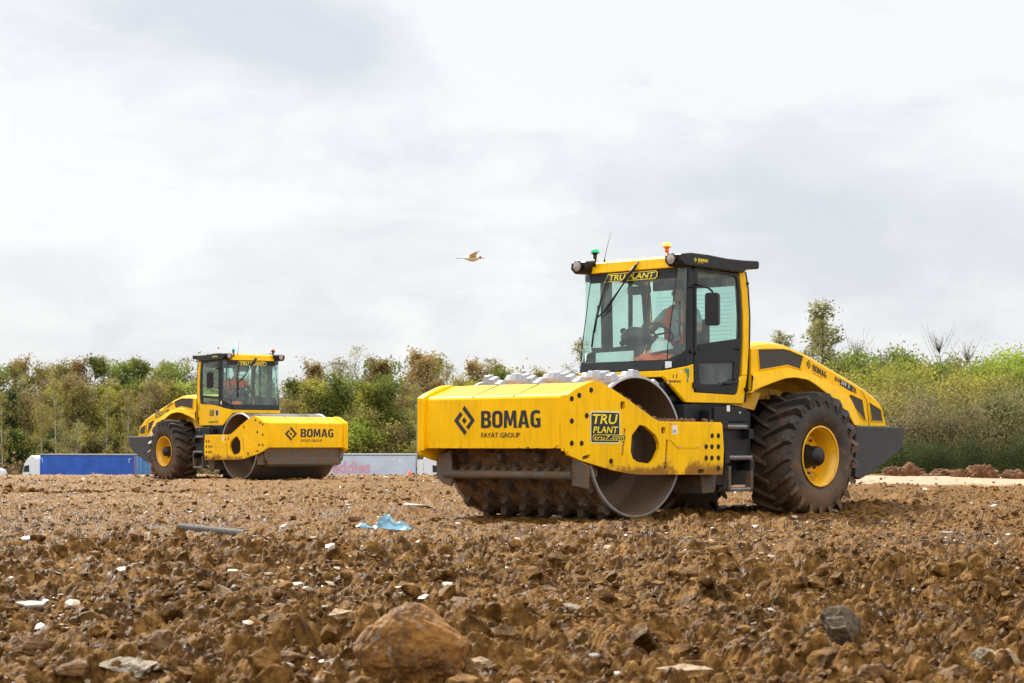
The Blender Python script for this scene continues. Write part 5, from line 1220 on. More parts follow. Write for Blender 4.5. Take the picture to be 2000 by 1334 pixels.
for key, kw in dict(
    olive1=dict(seed=1, H=12, W=4.4, up=1.0, twigs=1.2, leaves=7800, leaf=LF, mat='olive', barkm='birch'), olive2=dict(seed=2, H=12, W=3.6, up=1.15, twigs=1.2, leaves=7000, leaf=LF, mat='olive', barkm='birch', stems=2),
    birch1=dict(seed=3, H=13, W=3.0, leaves=3000, leaf=LF*.7, mat='olive', barkm='birch', shape='column', up=1.2, base=.3), birch2=dict(seed=4, H=13, W=3.6, leaves=3800, leaf=LF*.7, mat='pale', barkm='birch', up=1.1, base=.25, stems=2),
    green1=dict(seed=5, H=11, W=4.4, up=1.05, base=.1, leaves=8500, leaf=LF*1.1, mat='green'), green2=dict(seed=6, H=11, W=3.6, up=1.2, twigs=1.2, leaves=7800, leaf=LF, mat='green2', shape='column', stems=2),
    yellow1=dict(seed=7, H=9, W=4.6, leaves=7500, leaf=LF, mat='yellow'), rust1=dict(seed=8, H=11, W=3.8, leaves=6500, leaf=LF, mat='rust', up=1.2, shape='column', twigs=1.2), rust2=dict(seed=18, H=8, W=4.4, leaves=6500, leaf=LF*.9, mat='rust', base=.05),
    dark1=dict(seed=9, H=9, W=5.0, leaves=7800, leaf=LF*1.1, mat='dark', base=.06), brown1=dict(seed=10, H=8, W=5.2, leaves=7000, leaf=LF*.8, mat='brown', base=.02, shape='bush', up=.5), olive3=dict(seed=11, H=7, W=6, leaves=6500, leaf=LF, mat='olive', base=.03, shape='bush', up=.5),
    lime1=dict(seed=12, H=7, W=4.2, leaves=7800, leaf=LF, mat='lime', base=.05, shape='oval'),
    bushw=dict(seed=13, H=4.2, W=5.5, leaves=11000, leaf=.075, mat='willow', base=.02, shape='bush', up=.55, limbs=60, clumps=7, stems=3, twigs=1.2), bushw2=dict(seed=14, H=4.2, W=4.6, leaves=10000, leaf=.070, mat='willow2', base=.02, shape='bush', up=.7, limbs=54, clumps=7, stems=3, twigs=1.5),
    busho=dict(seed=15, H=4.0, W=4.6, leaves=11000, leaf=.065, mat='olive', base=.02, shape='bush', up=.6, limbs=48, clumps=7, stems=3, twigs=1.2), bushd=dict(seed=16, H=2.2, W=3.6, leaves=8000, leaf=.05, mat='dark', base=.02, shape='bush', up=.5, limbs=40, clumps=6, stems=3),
    bushg=dict(seed=17, H=5, W=3.8, leaves=9000, leaf=.085, mat='green', base=.05, shape='oval', limbs=40, clumps=6), bushl=dict(seed=27, H=5, W=4.4, leaves=9000, leaf=.09, mat='lime', base=.05, shape='oval', limbs=40, clumps=6), bushy=dict(seed=28, H=5, W=4.2, leaves=8000, leaf=.085, mat='yellow', base=.05, shape='oval', limbs=40, clumps=6),
    poplar=dict(seed=19, H=12, W=2.8, leaves=6500, leaf=.11, mat='pale', barkm='bark', shape='column', up=2.2, base=.05, limbs=44, stems=2, clumps=6), bare=dict(seed=20, H=9, W=3.6, leaves=500, leaf=.05, mat='pale', barkm='bark', up=1.8, base=.2, limbs=46, twigs=2, stems=2, trunk_r=.07)).items():
    proto(key, kind=None, **kw) if False else PROTO.__setitem__(key, tree_meshes(key, **kw))
KIND = dict(olive1=('broad olive green tree', 'tree'), olive2=('twin stemmed olive tree', 'tree'), birch1=('slim white trunked birch', 'birch tree'), birch2=('thin twin stemmed birch', 'birch tree'), green1=('full green tree', 'tree'), green2=('upright green tree', 'tree'),
            yellow1=('yellow green tree', 'tree'), rust1=('tall reddish brown tree', 'tree'), rust2=('low rusty red tree', 'tree'), dark1=('dark green low tree', 'tree'), brown1=('brown twiggy thicket', 'shrub'), olive3=('low spreading olive thicket', 'shrub'), lime1=('bright lime young tree', 'tree'),
            bushw=('grey green willow bush', 'shrub'), bushw2=('upright grey willow bush', 'shrub'), busho=('olive bush', 'shrub'), bushd=('low dark bush', 'shrub'), bushg=('green tree', 'tree'), bushl=('bright lime green tree', 'tree'), bushy=('yellowing tree', 'tree'), poplar=('tall slender poplar', 'poplar'), bare=('bare leafless tree', 'tree'))
ZONES = [(-99, 30, "at the photo's left edge"), (30, 75, "above the white lorry cab"), (75, 130, 'above the front of the blue trailer'), (130, 180, 'above the middle of the blue trailer'), (180, 230, 'above the rear half of the blue trailer'), (230, 285, "above the far roller's counterweight"), (285, 335, "above the far roller's sloping bonnet"), (335, 395, "left of the far roller's cab"),
         (395, 470, "behind the left of the far roller's cab"), (470, 548, "behind the far roller's windscreen"), (548, 600, "just right of the far roller's cab"), (600, 640, "above the far roller's front hood"), (640, 680, "above the end of the far roller's hood"), (680, 725, 'above the left of the white trailer'), (725, 775, 'above the middle of the white trailer'), (775, 822, 'above the white trailer front'),
         (822, 880, "behind the left corner of the near roller's hood"), (880, 950, "behind the BOMAG lettering of the near roller's hood"), (950, 1140, "behind the near roller's padfoot drum"), (1140, 1480, "behind the near roller's cab"), (1480, 1600, "behind the near roller's bonnet"), (1600, 1690, "behind the near roller's bonnet slope"), (1690, 1740, "just right of the near roller's bonnet"),
         (1740, 1790, "beyond the near roller's counterweight tip"), (1790, 1850, 'above the first earth mound'), (1850, 1900, 'between the two larger earth mounds'), (1900, 1950, 'above the round earth mound'), (1950, 2200, "at the photo's right edge")]
def zone(px):
    for a, b, t in ZONES:
        if a <= px < b: return t
    return "at the photo's right edge"
rnd = random.Random(4)
seen_labels = {}
def tree_at(key, px, top, d, base_py=None, wide=1.0, where=None):
    k, cat = KIND[key]; x = (px-1000)/FPX*d; z0 = float(base_z(np.array([x]), np.array([d]))[0])-.05
    h = EYE-(top-HOR)/FPX*d-z0
    row = 'low in front' if d < 235 else ('in the front row' if d < 246 else 'on the skyline')
    if px > 1480: row = 'near the field' if d < 72 else ('farther back' if d < 100 else 'farthest back')
    z = where or zone(px).replace('the far roller\'s', "the far roller's")
    lab = f'{k} {row} {z}'.replace('the BOMAG lettering of ', 'the letters on ').replace("standing ", ''); n = seen_labels.get(lab, 0); seen_labels[lab] = n+1
    if n == 1: lab = 'second '+lab
    elif n > 1: lab = 'another '+lab
    if len(lab.split()) > 16: lab = lab.replace('on the skyline ', '').replace('in the front row ', '').replace('farthest back ', '').replace('farther back ', '')
    return plant(key, (x, d, z0), h, rnd.uniform(0, 6.28), lab, cat, 'trees and bushes of the wood edge' if px < 1480 else 'trees and bushes right of the near roller', 'shrub' if cat == 'shrub' else ('birch_tree' if 'birch' in cat else ('poplar_tree' if cat == 'poplar' else 'tree')), wide)
# back row: the skyline, read off the photograph
SKY = [(-25, 735, 'olive1'), (8, 728, 'green1'), (35, 722, 'olive2'), (58, 716, 'rust1'), (80, 727, 'olive1'), (100, 716, 'birch1'), (125, 722, 'olive1'), (152, 712, 'green2'), (170, 718, 'rust1'), (197, 702, 'birch1'), (222, 720, 'green1'), (250, 712, 'birch2'), (272, 722, 'olive2'), (300, 716, 'green2'), (328, 706, 'birch2'), (352, 722, 'green1'), (378, 710, 'green2'),
       (405, 722, 'olive1'), (440, 730, 'brown1'), (480, 740, 'birch1'), (520, 735, 'olive2'), (565, 706, 'green2'), (598, 722, 'rust1'), (645, 686, 'birch2'), (668, 706, 'birch1'), (700, 716, 'birch2'), (733, 716, 'rust1'), (762, 716, 'green1'), (792, 702, 'rust1'), (828, 704, 'olive2'), (850, 712, 'rust1'), (878, 712, 'birch1'), (905, 720, 'rust1'), (938, 708, 'birch2'), (965, 722, 'olive1'), (1000, 735, 'green1'), (1050, 735, 'olive1'), (1095, 735, 'birch1'), (1128, 668, 'birch1'), (1180, 740, 'olive2'), (1260, 740, 'green1')]
for px, top, key in SKY: tree_at(key, px, top, 252+rnd.uniform(-3, 8), wide=1.05)
MIDR = [(-10, 790, 'green1'), (22, 770, 'dark1'), (45, 740, 'birch2'), (70, 752, 'brown1'), (92, 742, 'olive2'), (115, 765, 'yellow1'), (140, 748, 'brown1'), (160, 762, 'olive1'), (185, 752, 'birch2'), (208, 765, 'yellow1'), (232, 750, 'olive2'), (255, 770, 'olive1'), (280, 752, 'brown1'), (305, 755, 'yellow1'), (335, 762, 'olive1'), (365, 755, 'lime1'), (385, 770, 'brown1'),
        (450, 770, 'olive1'), (560, 752, 'green2'), (578, 790, 'rust2'), (600, 765, 'olive1'), (622, 752, 'yellow1'), (652, 748, 'olive2'), (682, 745, 'green1'), (712, 758, 'yellow1'), (742, 765, 'olive1'), (768, 745, 'green1'), (785, 790, 'rust2'), (805, 758, 'olive2'), (835, 752, 'brown1'), (870, 755, 'rust1'), (900, 750, 'olive1'), (940, 755, 'yellow1')]
for px, top, key in MIDR: tree_at(key, px, top, 241+rnd.uniform(-3, 3), wide=1.05)
LOWR = [(-5, 850, 'olive3'), (14, 838, 'dark1'), (30, 845, 'lime1'), (50, 850, 'brown1'), (75, 860, 'olive3'), (100, 850, 'dark1'), (130, 855, 'brown1'), (155, 845, 'olive3'), (180, 855, 'brown1'), (205, 850, 'dark1'), (228, 852, 'olive3'), (255, 858, 'brown1'), (285, 850, 'olive3'), (570, 850, 'brown1'), (605, 830, 'rust2'), (650, 845, 'olive3'), (672, 815, 'rust2'), (705, 818, 'lime1'), (722, 810, 'olive3'), (738, 842, 'brown1'), (765, 836, 'olive3'), (790, 838, 'brown1'), (812, 830, 'dark1'), (840, 840, 'olive3'), (880, 845, 'brown1')]
for px, top, key in LOWR: tree_at(key, px, top, 232+rnd.uniform(-2, 2), wide=1.1)
# slim white trunks standing in front of the foliage
for px, top, key in ((82, 790, 'birch1'), (110, 745, 'birch1'), (146, 800, 'birch2'), (207, 770, 'birch1'), (248, 775, 'birch1'), (5, 770, 'birch1'), (815, 755, 'birch1')): tree_at(key, px, top, 227+rnd.uniform(-1, 1))
# right side: grey willow scrub close to the field, brighter trees behind
for px, top, d, key in ((1535, 800, 62, 'bushw'), (1600, 800, 64, 'bushd'), (1660, 800, 64, 'bushw2'), (1715, 776, 61.5, 'busho'), (1765, 792, 60, 'bushw2'), (1812, 782, 62, 'bushw'), (1862, 800, 60, 'bushw2'), (1905, 770, 61.5, 'busho'), (1950, 782, 60.5, 'bushw'), (1998, 775, 62, 'bushw2'), (2045, 775, 63, 'bushw'),
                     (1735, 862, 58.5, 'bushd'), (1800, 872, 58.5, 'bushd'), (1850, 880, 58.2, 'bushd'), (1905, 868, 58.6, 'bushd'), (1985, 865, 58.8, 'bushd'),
                     (1690, 760, 75, 'busho'), (1740, 752, 72, 'busho'), (1790, 752, 75, 'bushg'), (1835, 748, 73, 'busho'), (1885, 752, 74, 'bushy'), (1930, 742, 73, 'busho'), (1990, 735, 75, 'bushl'),
                     (1640, 728, 96, 'bushg'), (1672, 735, 92, 'busho'), (1705, 742, 90, 'bushy'), (1735, 730, 90, 'bushg'), (1772, 738, 88, 'bushy'), (1775, 722, 98, 'bushg'), (1808, 733, 88, 'bushg'), (1845, 735, 90, 'busho'), (1880, 738, 88, 'bushg'), (1918, 730, 92, 'bushg'), (1895, 760, 84, 'bushy'), (1945, 728, 86, 'bushl'), (1985, 708, 88, 'bushl'), (2020, 712, 86, 'bushl'),
                     (1605, 608, 118, 'poplar'), (1557, 628, 126, 'poplar'), (1632, 712, 112, 'bushg'), (1655, 715, 112, 'bushg'), (1698, 672, 118, 'bare'), (1760, 705, 118, 'bushg'), (1820, 718, 115, 'busho'), (1880, 658, 105, 'bare'), (1982, 668, 108, 'birch2'), (1740, 720, 118, 'busho'), (1790, 722, 118, 'bushg'), (1850, 722, 116, 'bushg'), (1570, 735, 120, 'bushg')):
    tree_at(key, px, top, d, wide={'poplar': 1.6 if px > 1580 else 1.0}.get(key, 1.0))
# the deep wood as one mass behind the rows
def foliage_mass(name, n, xr, yr, zr, leaf, mat, label, cat, seed, blobs=90):
    rg = np.random.RandomState(seed); bx = rg.uniform(*xr, blobs); by = rg.uniform(*yr, blobs); bz = zr[0]+(zr[1]-zr[0])*rg.uniform(0, 1, blobs)**1.1; br = rg.uniform(.8, 2.2, blobs)*min(1.3, (xr[1]-xr[0])/90)
    i = rg.randint(0, blobs, n); P = np.stack([bx[i], by[i], bz[i]], 1)+rg.normal(0, .6, (n, 3))*br[i][:, None]*np.array([1.2, .8, .9])
    sz = leaf*rg.uniform(.5, 1.3, n); a = rg.normal(size=(n, 3)); a /= np.linalg.norm(a, axis=1)[:, None]; b = np.cross(a, rg.normal(size=(n, 3))); b /= np.linalg.norm(b, axis=1)[:, None]
    V_ = np.stack([P-a*sz[:, None], P+b*(sz*.6)[:, None], P+a*sz[:, None], P-b*(sz*.6)[:, None]], 1).reshape(-1, 3)
    t = np.zeros((n, 3)); t[:, 0] = np.clip(rg.uniform(size=blobs)[i]*.8+rg.uniform(-.1, .3, n), 0, 1); t[:, 1] = np.clip(rg.uniform(size=blobs)[i]*.7+rg.uniform(-.1, .3, n), 0, 1)
    o = np_mesh(name, V_, np.arange(n*4).reshape(-1, 4), mat, False, np.repeat(t, 4, 0)); tag(o, label, cat, kind='stuff'); return o
foliage_mass('woodland', 125000, (-135, 70), (262, 274), (-4, 7.2), .24, LEAF['olive'], 'deep wood closing the view behind the single trees', 'woodland', 3, 850)
foliage_mass('undergrowth', 34000, (-75, 12), (224, 238), (-4.2, -1.6), .2, LEAF['brown'], 'brown scrubby undergrowth along the foot of the wood', 'undergrowth', 5, 600)
foliage_mass('undergrowth', 14000, (8.5, 24), (66, 84), (-.2, 1.3), .09, LEAF['willow'], 'dense scrub between the bushes right of the near roller', 'undergrowth', 6, 500)
foliage_mass('undergrowth', 16000, (13, 34), (100, 124), (-.2, 2.2), .13, LEAF['green'], 'green thicket behind the bushes on the right', 'undergrowth', 7, 400)

# ------------------------------------------------------------------ lorries on the lower road
M['tblue'] = simple('blue_curtain', (.012, .085, .43), .55, vary=.18, vscale=.8)
M['tblue2'] = simple('blue_rear_doors', (.06, .20, .46), .45, vary=.1)
M['twhite'] = simple('white_body', (.72, .73, .75), .4, vary=.05)
M['tpale'] = simple('pale_lilac_curtain', (.52, .56, .66), .55, vary=.08, vscale=.7)
M['tpink'] = simple('faded_pink_print', (.62, .33, .40), .6)
M['tgrey'] = simple('grey_rail', (.42, .44, .46), .4)
M['tglass'] = simple('dark_cab_glass', (.02, .03, .04), .08)
M['redp'] = simple('red_marking', (.5, .05, .06), .5)
def wheel(mb, x, y, z, r, w, mi):
    mb.lathe([(r*.35, -w/2), (r*.55, -w/2), (r, -w/2+.04), (r, w/2-.04), (r*.55, w/2), (r*.35, w/2)], (x, y, z), 'y', 24, mi)
def lorry(loc, rz, body, label, kind):
    """x forward, trailer from x=0 (rear) to 13.6, cab beyond; y<0 side or y>0 side both dressed"""
    r = empty('articulated_lorry', loc, rz, label, 'lorry')
    L_ = 13.6; mb = MB(); mb.box(.02, L_, -1.24, 1.24, 1.15, 3.93); mb.build('trailer_box', M[body], r, bevel=.03)
    mb = MB(); mb.box(0, L_+.03, -1.28, 1.28, 3.93, 4.03, 0); mb.box(0, L_, -1.27, 1.27, 3.84, 3.90, 1); mb.box(0, L_, -1.27, 1.27, 1.08, 1.18, 0); mb.build('roof_rail', [M['twhite'] if kind else M['tgrey'], M['plastic']], r)
    mb = MB()
    for x in (.03, L_-.1): 
        for y in (-1.26, 1.26): mb.box(x, x+.09, y-.01, y+.01, 1.15, 3.9)
    if kind == 0:
        for i in range(26):
            x = .5+i*.5
            for y in (-1.245, 1.245): mb.box(x, x+.035, y-.004, y+.004, 1.2, 3.85)
    mb.build('curtain_strap', M[body] if kind == 0 else M['tgrey'], r)['kind'] = 'stuff'
    mb = MB(); mb.box(-.015, .02, -1.22, -.02, 1.2, 3.85); mb.box(-.015, .02, .02, 1.22, 1.2, 3.85); mb.build('rear_door', M['tblue2'] if kind == 0 else M['twhite'], r, bevel=.01)
    mb = MB()
    for y in (-.9, -.35, .35, .9): mb.cyl((-.04, y, 1.2), (-.04, y, 3.85), .018, n=8)
    mb.build('locking_bar', M['tgrey'], r)
    if kind == 0:
        mb = MB()
        for yy in (-1.23, 1.23): mb.box(-.02, -.016, yy-.05, yy+.05, 1.2, 3.85)
        mb.build('red_marking', M['redp'], r)
        mb = MB()
        for y, sg in ((1.252, 1), (-1.252, -1)):
            for cx, k in ((.75, 1), (L_-.3, -1)):
                mb.box(cx, cx-.28*k if k < 0 else cx-.28, y-.002, y+.002, 3.5, 3.56); mb.box(cx-.0, cx-.06 if k > 0 else cx-.06, y-.002, y+.002, 3.12, 3.5)
        mb.build('corner_marking', M['twhite'], r)
    mb = MB(); mb.box(.2, L_-.2, -.5, .5, .85, 1.1)
    for x in (1.5, 2.8, 4.1, L_-1.2, L_+2.2):
        for y in (-1.05, 1.05): wheel(mb, x, y, .5, .5, .35, 0)
    mb.build('running_gear', M['plastic'], r)
    x0 = L_+.75; cab = MB()
    prof = [(x0, .9), (x0, 3.55), (x0+.35, 3.85), (x0+.75, 3.84), (x0+1.35, 3.45), (x0+1.75, 3.0), (x0+2.05, 2.0), (x0+2.15, 1.5), (x0+2.15, .45), (x0+.3, .45)]
    cab.prism(prof, [], lambda a, b, d: (a, d, b), -1.22, 1.22); cab.box(x0-.6, x0, -1.15, 1.15, 1.2, 3.3, 0); cab.build('cab', M['twhite'], r, bevel=.12, seg=3)
    mb = MB(); mb.hexa([(x0+2.02, -1.05, 2.12), (x0+2.02, 1.05, 2.12), (x0+1.9, 1.05, 2.12), (x0+1.9, -1.05, 2.12)], [(x0+1.80, -1.0, 2.92), (x0+1.80, 1.0, 2.92), (x0+1.7, 1.0, 2.92), (x0+1.7, -1.0, 2.92)])
    mb.build('windscreen', M['tglass'], r)
    for sg in (1, -1):
        m_ = MB(); m_.prism([(x0+.95, 2.1), (x0+1.85, 2.1), (x0+1.68, 2.75), (x0+.95, 2.85)], [], xz(sg), 1.215, 1.235); m_.build('side_window', M['tglass'], r)
        m_ = MB(); m_.box(x0+2.02, x0+2.12, sg*1.28, sg*1.42, 2.0, 2.8); m_.box(x0+1.9, x0+2.1, sg*1.2, sg*1.3, 2.7, 2.75); m_.build('wing_mirror', M['plastic'], r)
        m_ = MB(); m_.box(x0-.62, x0+.0, sg*1.16, sg*1.2, 1.1, 3.4); m_.build('air_deflector', M['twhite'], r)
    return r
# blue: heading left and away, its rear corner nearest
Db = 212.0; c = at(262, 900, Db); zb = -4.22+.17
zb = EYE-(887.5-HOR)/FPX*Db-4.0
hd_ = math.atan2(math.sin(R(34)), -math.cos(R(34)))
off = Vector((-math.sin(hd_), math.cos(hd_), 0))*1.26      # from centre line to the side facing us
bl = lorry((c.x-off.x, c.y-off.y, zb), hd_, 'tblue', 'blue curtain sided articulated lorry with a white cab, behind the far roller', 0)
Dw = 214.0; c = at(553, 900, Dw); zw = EYE-(886.5-HOR)/FPX*Dw-4.0
wl_ = lorry((c.x, c.y+1.25, zw), R(2), 'tpale', 'white articulated lorry with faded pink lettering, between the two rollers', 1)
t = MB(); y = -1.264
t.text('Freddies', (3.7, y, 2.0), (1, 0, 0), (0, 0, 1), 5.2, 1.3, 0, bold=.03)
for i, ch in enumerate('THE ORIGINAL'):
    if ch == ' ': continue
    a = R(165-i*13.5); cx, cz = 11.15, 2.0
    uu = Vector((math.sin(a), 0, -math.cos(a))); t.text(ch, Vector((cx+1.3*math.cos(a), y, cz+1.3*math.sin(a)))-uu*.12, uu, (math.cos(a), 0, math.sin(a)), .24, .32, 1, bold=.02)
for i in range(12):
    a = 2*math.pi*i/12; t.flat([(11.15+.6*math.cos(a), 2.1+.6*math.sin(a)), (11.15+.2*math.cos(a+.25), 2.1+.2*math.sin(a+.25)), (11.15+.2*math.cos(a-.25), 2.1+.2*math.sin(a-.25))], lambda p, q: (p, y, q), 1, (0, -1, 0))
tt = t.build('lettering', [M['tpink'], M['twhite']], wl_)
# small white van nose at the left edge
def small_van(loc, rz):
    r = empty('parked_van', loc, rz, "white van whose bonnet just shows at the photo's left edge", 'van')
    m_ = MB(); m_.prism([(0, .35), (0, 2.3), (3.3, 2.35), (3.9, 1.55), (4.8, 1.25), (4.95, .9), (4.95, .35)], [], lambda a, b, d: (a, d, b), -.95, .95); m_.build('body', M['twhite'], r, bevel=.1, seg=3)
    m_ = MB(); m_.prism([(3.0, 1.55), (3.0, 2.1), (3.35, 2.15), (3.8, 1.55)], [], xz(-1), .95, .962); m_.prism([(3.0, 1.55), (3.0, 2.1), (3.35, 2.15), (3.8, 1.55)], [], xz(1), .95, .962); m_.build('side_window', M['tglass'], r)
    for x in (.9, 4.1):
        for y in (-.85, .85): m_ = MB(); wheel(m_, x, y, .34, .34, .22, 0); m_.build('wheel', M['plastic'], r)
    return r
c = at(-6, 900, 214); small_van((c.x-4.1, c.y, EYE-(913-HOR)/FPX*214-1.5), 0)

# ------------------------------------------------------------------ loose things on the ground
from mathutils import noise as mnoise
def true_noise(V_, s, seed):
    o = Vector((seed*7.3, seed*1.9, seed*3.1)); return np.array([mnoise.noise(Vector(p)/s+o) for p in V_])
def stone(name, px, py, w, h, mat, label, cat, seed, sub=4, flat=None, cuts=8, rough=.14, depth=None, rz=0, tilt=0, group=None):
    """a stone whose foot stands at (px, py), w and h in photograph pixels"""
    q = gp(px, py); k = q.y/FPX; W_ = w*k/2; H_ = h*k/2; D_ = depth*k/2 if depth else W_*.8
    V_, F_ = rock_shape(sub, seed, cuts, rough)
    mn, mx_ = V_.min(0), V_.max(0); V_ = (V_-(mn+mx_)/2)/((mx_-mn)/2)
    V_ = V_*np.array([W_, D_, H_])
    if sub >= 4: V_ = V_+V_/np.linalg.norm(V_, axis=1)[:, None]*(true_noise(V_, W_*.55, seed)*.11*W_+true_noise(V_, W_*.2, seed+1)*.06*W_+true_noise(V_, W_*.07, seed+2)*.025*W_)[:, None]
    o = np_mesh(name, V_, F_, mat, False); g = float(ground_z(np.array([q.x]), np.array([q.y+D_*.5]))[0])
    o.location = (q.x, q.y+D_*.5, H_*.86+min(g, .03)*.4); o.rotation_euler = (tilt, 0, rz)
    tag(o, label, cat, group); return o
def mat_rock(name, ca, cb, sc_=9, rough=.85, bump=.8, top=None, spots=None):
    m, nt, b = new_mat(name); tc = N(nt, 'ShaderNodeTexCoord'); P = tc.outputs['Object']
    n1 = noise(nt, P, sc_, 7, .65); n2 = noise(nt, P, sc_*7, 5, .7)
    c = mixc(nt, maprange(nt, n1, .35, .65, 0, 1), ca, cb); c = mixc(nt, maprange(nt, n2, .5, .75, 0, .6), c, tuple(min(1, x*1.8) for x in cb))
    if spots: c = mixc(nt, maprange(nt, noise(nt, P, sc_*1.7, 2, .4, 1.0), .64, .68, 0, .85), c, spots)
    L(nt, c, b.inputs['Base Color']); b.inputs['Roughness'].default_value = rough
    bp = N(nt, 'ShaderNodeBump'); bp.inputs['Strength'].default_value = bump*.7; bp.inputs['Distance'].default_value = .007; L(nt, math_n(nt, 'ADD', n2, n1), bp.inputs['Height']); L(nt, bp.outputs[0], b.inputs['Normal'])
    return m
M['boulder'] = mat_rock('clay_boulder', (.085, .034, .003), (.25, .105, .012), 9, spots=(.22, .16, .10))
M['darkrock'] = mat_rock('dark_flint', (.040, .026, .013), (.12, .080, .042), 14)
M['tanrock'] = mat_rock('tan_stone', (.20, .125, .06), (.34, .24, .14), 12); M['brownrock'] = mat_rock('brown_clay_lump', (.07, .032, .009), (.17, .085, .027), 14)
M['creamrock'] = mat_rock('cream_pebble', (.36, .26, .15), (.46, .35, .22), 20, bump=.2); M['greyrock'] = mat_rock('grey_slab_stone', (.11, .085, .055), (.25, .20, .14), 16)
M['whiteshard'] = simple('white_shard', (.24, .21, .17), .45, vary=.15, vscale=30)
bd = stone('boulder', 803, 1345, 202, 200, M['boulder'], 'big round clay boulder in the middle foreground', 'boulder', 46, 6, cuts=3, rough=.03, depth=200, rz=.0)
bm_ = bd.data; vv_ = np.empty(len(bm_.vertices)*3, np.float32); bm_.vertices.foreach_get('co', vv_); vv_ = vv_.reshape(-1, 3); W0, H0 = np.abs(vv_[:, 0]).max(), np.abs(vv_[:, 2]).max(); xn, zn = vv_[:, 0]/W0, vv_[:, 2]/H0
vv_[:, 2] = np.where(zn > 0, vv_[:, 2]*(1.08-.42*np.clip(xn+.15, 0, 1)-.25*np.clip(-xn-.55, 0, 1)), vv_[:, 2]); vv_[:, 0] *= 1+.16*np.clip(.5-zn, -.5, .5)-.10*np.clip(zn, 0, 1); vv_[:, 1] -= .10*W0*np.clip(-zn+.3, -.6, .6)
bm_.vertices.foreach_set('co', vv_.ravel()); bm_.update()
stone('dark_rock', 1647, 1268, 84, 84, M['darkrock'], 'dark cracked flint block standing upright at lower right', 'rock', 53, 5, cuts=10, rough=.18)
for a in ((340, 1092, 26, 17, 'creamrock', 'cream egg shaped pebble below the ribbed pipe', 'pebble', 3, 2), (403, 1096, 20, 19, 'creamrock', 'rounded cream pebble right of the egg shaped one', 'pebble', 4, 2), (381, 1112, 28, 18, 'creamrock', 'flattish pinkish pebble just in front of the two cream ones', 'pebble', 5, 2), (246, 1098, 20, 11, 'creamrock', 'small cream pebble alone, left of the pebble trio', 'pebble', 6, 2)):
    stone('pebble', *a[:4], M[a[4]], a[5], a[6], a[7]+60, 4, cuts=0, rough=.05)
for a in ((309, 1290, 78, 60, 'brownrock', 'large brown wedge of clay at lower left'), (54, 1275, 74, 44, 'brownrock', "brown clay lump near the photo's left edge, lower down"), (387, 1284, 60, 38, 'brownrock', 'round brown lump right of the clay wedge'), (243, 1336, 120, 48, 'greyrock', 'grey and tan slab at the bottom edge, left side'),
          (381, 1180, 46, 32, 'tanrock', 'pale tan split slab in the left middle ground'), (435, 1190, 56, 46, 'tanrock', 'brown topped block right of the tan split slab'), (510, 1166, 40, 30, 'tanrock', 'light tan plate left of the shard patch'), (549, 1160, 38, 26, 'tanrock', 'thin tilted tan plate above the white shard'),
          (546, 1228, 52, 42, 'tanrock', 'pale topped stone directly below the white shard'), (560, 1310, 70, 36, 'brownrock', 'brown lump at the bottom, left of the boulder'), (655, 1328, 56, 34, 'greyrock', 'small grey stone touching the boulder at lower left'), (660, 1225, 60, 34, 'tanrock', 'pale slab between the white shard and the boulder'),
          (1150, 1128, 26, 24, 'brownrock', 'upright clay lump beside the white wrapper'), (1293, 1238, 36, 38, 'brownrock', 'upright brown stone in the lower centre right'), (1367, 1248, 36, 34, 'brownrock', 'rounded stone right of the upright brown stone'), (1247, 1272, 50, 44, 'brownrock', 'dark lump in a hollow below the upright brown stone'),
          (1109, 1206, 66, 26, 'greyrock', 'long grey tan slab below the near drum'), (1043, 1140, 34, 28, 'brownrock', 'clay lump left of the white wrapper'), (1078, 1168, 44, 26, 'brownrock', 'flat brown lump below the clay lump'), (1337, 1334, 116, 36, 'tanrock', 'wide tan slab at the bottom edge, right of centre'),
          (1835, 1202, 34, 26, 'brownrock', 'dark round lump in the right foreground'), (1920, 1170, 54, 22, 'brownrock', 'long brown lump toward the right edge'), (1732, 1286, 46, 28, 'tanrock', 'pale topped slab right of the dark flint block'), (1968, 1306, 66, 44, 'tanrock', 'pale edged rock at the lower right edge'), (1925, 1300, 58, 44, 'greyrock', 'grey sided block left of the pale edged rock'),
          (1607, 1306, 36, 34, 'brownrock', 'pointed lump just left of the dark flint block'), (1545, 1330, 44, 38, 'brownrock', 'brown lump at the bottom, left of the dark flint block'), (1572, 1180, 46, 34, 'brownrock', 'clay heap up left of the dark flint block'), (1221, 1094, 40, 20, 'tanrock', 'pale tilted slab below the near drum, right side'), (1403, 1122, 52, 8, 'tanrock', 'long thin pale slab below the step'),
          (1700, 1328, 60, 40, 'brownrock', 'rough lump at the bottom edge, right part'), (1860, 1334, 70, 40, 'brownrock', 'broad clay lump at the bottom, right of centre'), (140, 1334, 74, 40, 'brownrock', 'broad clay lump at the bottom left corner'), (1000, 1300, 48, 34, 'greyrock', 'grey brown stone right of the boulder'), (940, 1310, 50, 28, 'tanrock', 'thin tilted slate leaning right of the boulder'),
          (400, 1050+12, 28, 22, 'brownrock', 'round lump in front of the ribbed pipe'), (590, 1035, 22, 14, 'brownrock', 'small dark lump left of the blue sheet'), (692, 1018, 26, 14, 'brownrock', 'brown lump behind the blue sheet'), (500, 1125, 40, 30, 'brownrock', 'brown lump in the loosened heap'), (520, 1140, 34, 20, 'tanrock', 'pointed pale stone at the foot of the loosened heap')):
    stone('stone', *a[:4], M[a[4]], a[5], 'stone', int(a[0]*7+a[1]) % 9973, 5 if a[2] > 40 else 4, rz=0, group='larger stones and clods lying on the field', cuts=11 if a[4] in ('tanrock', 'greyrock') else 8)
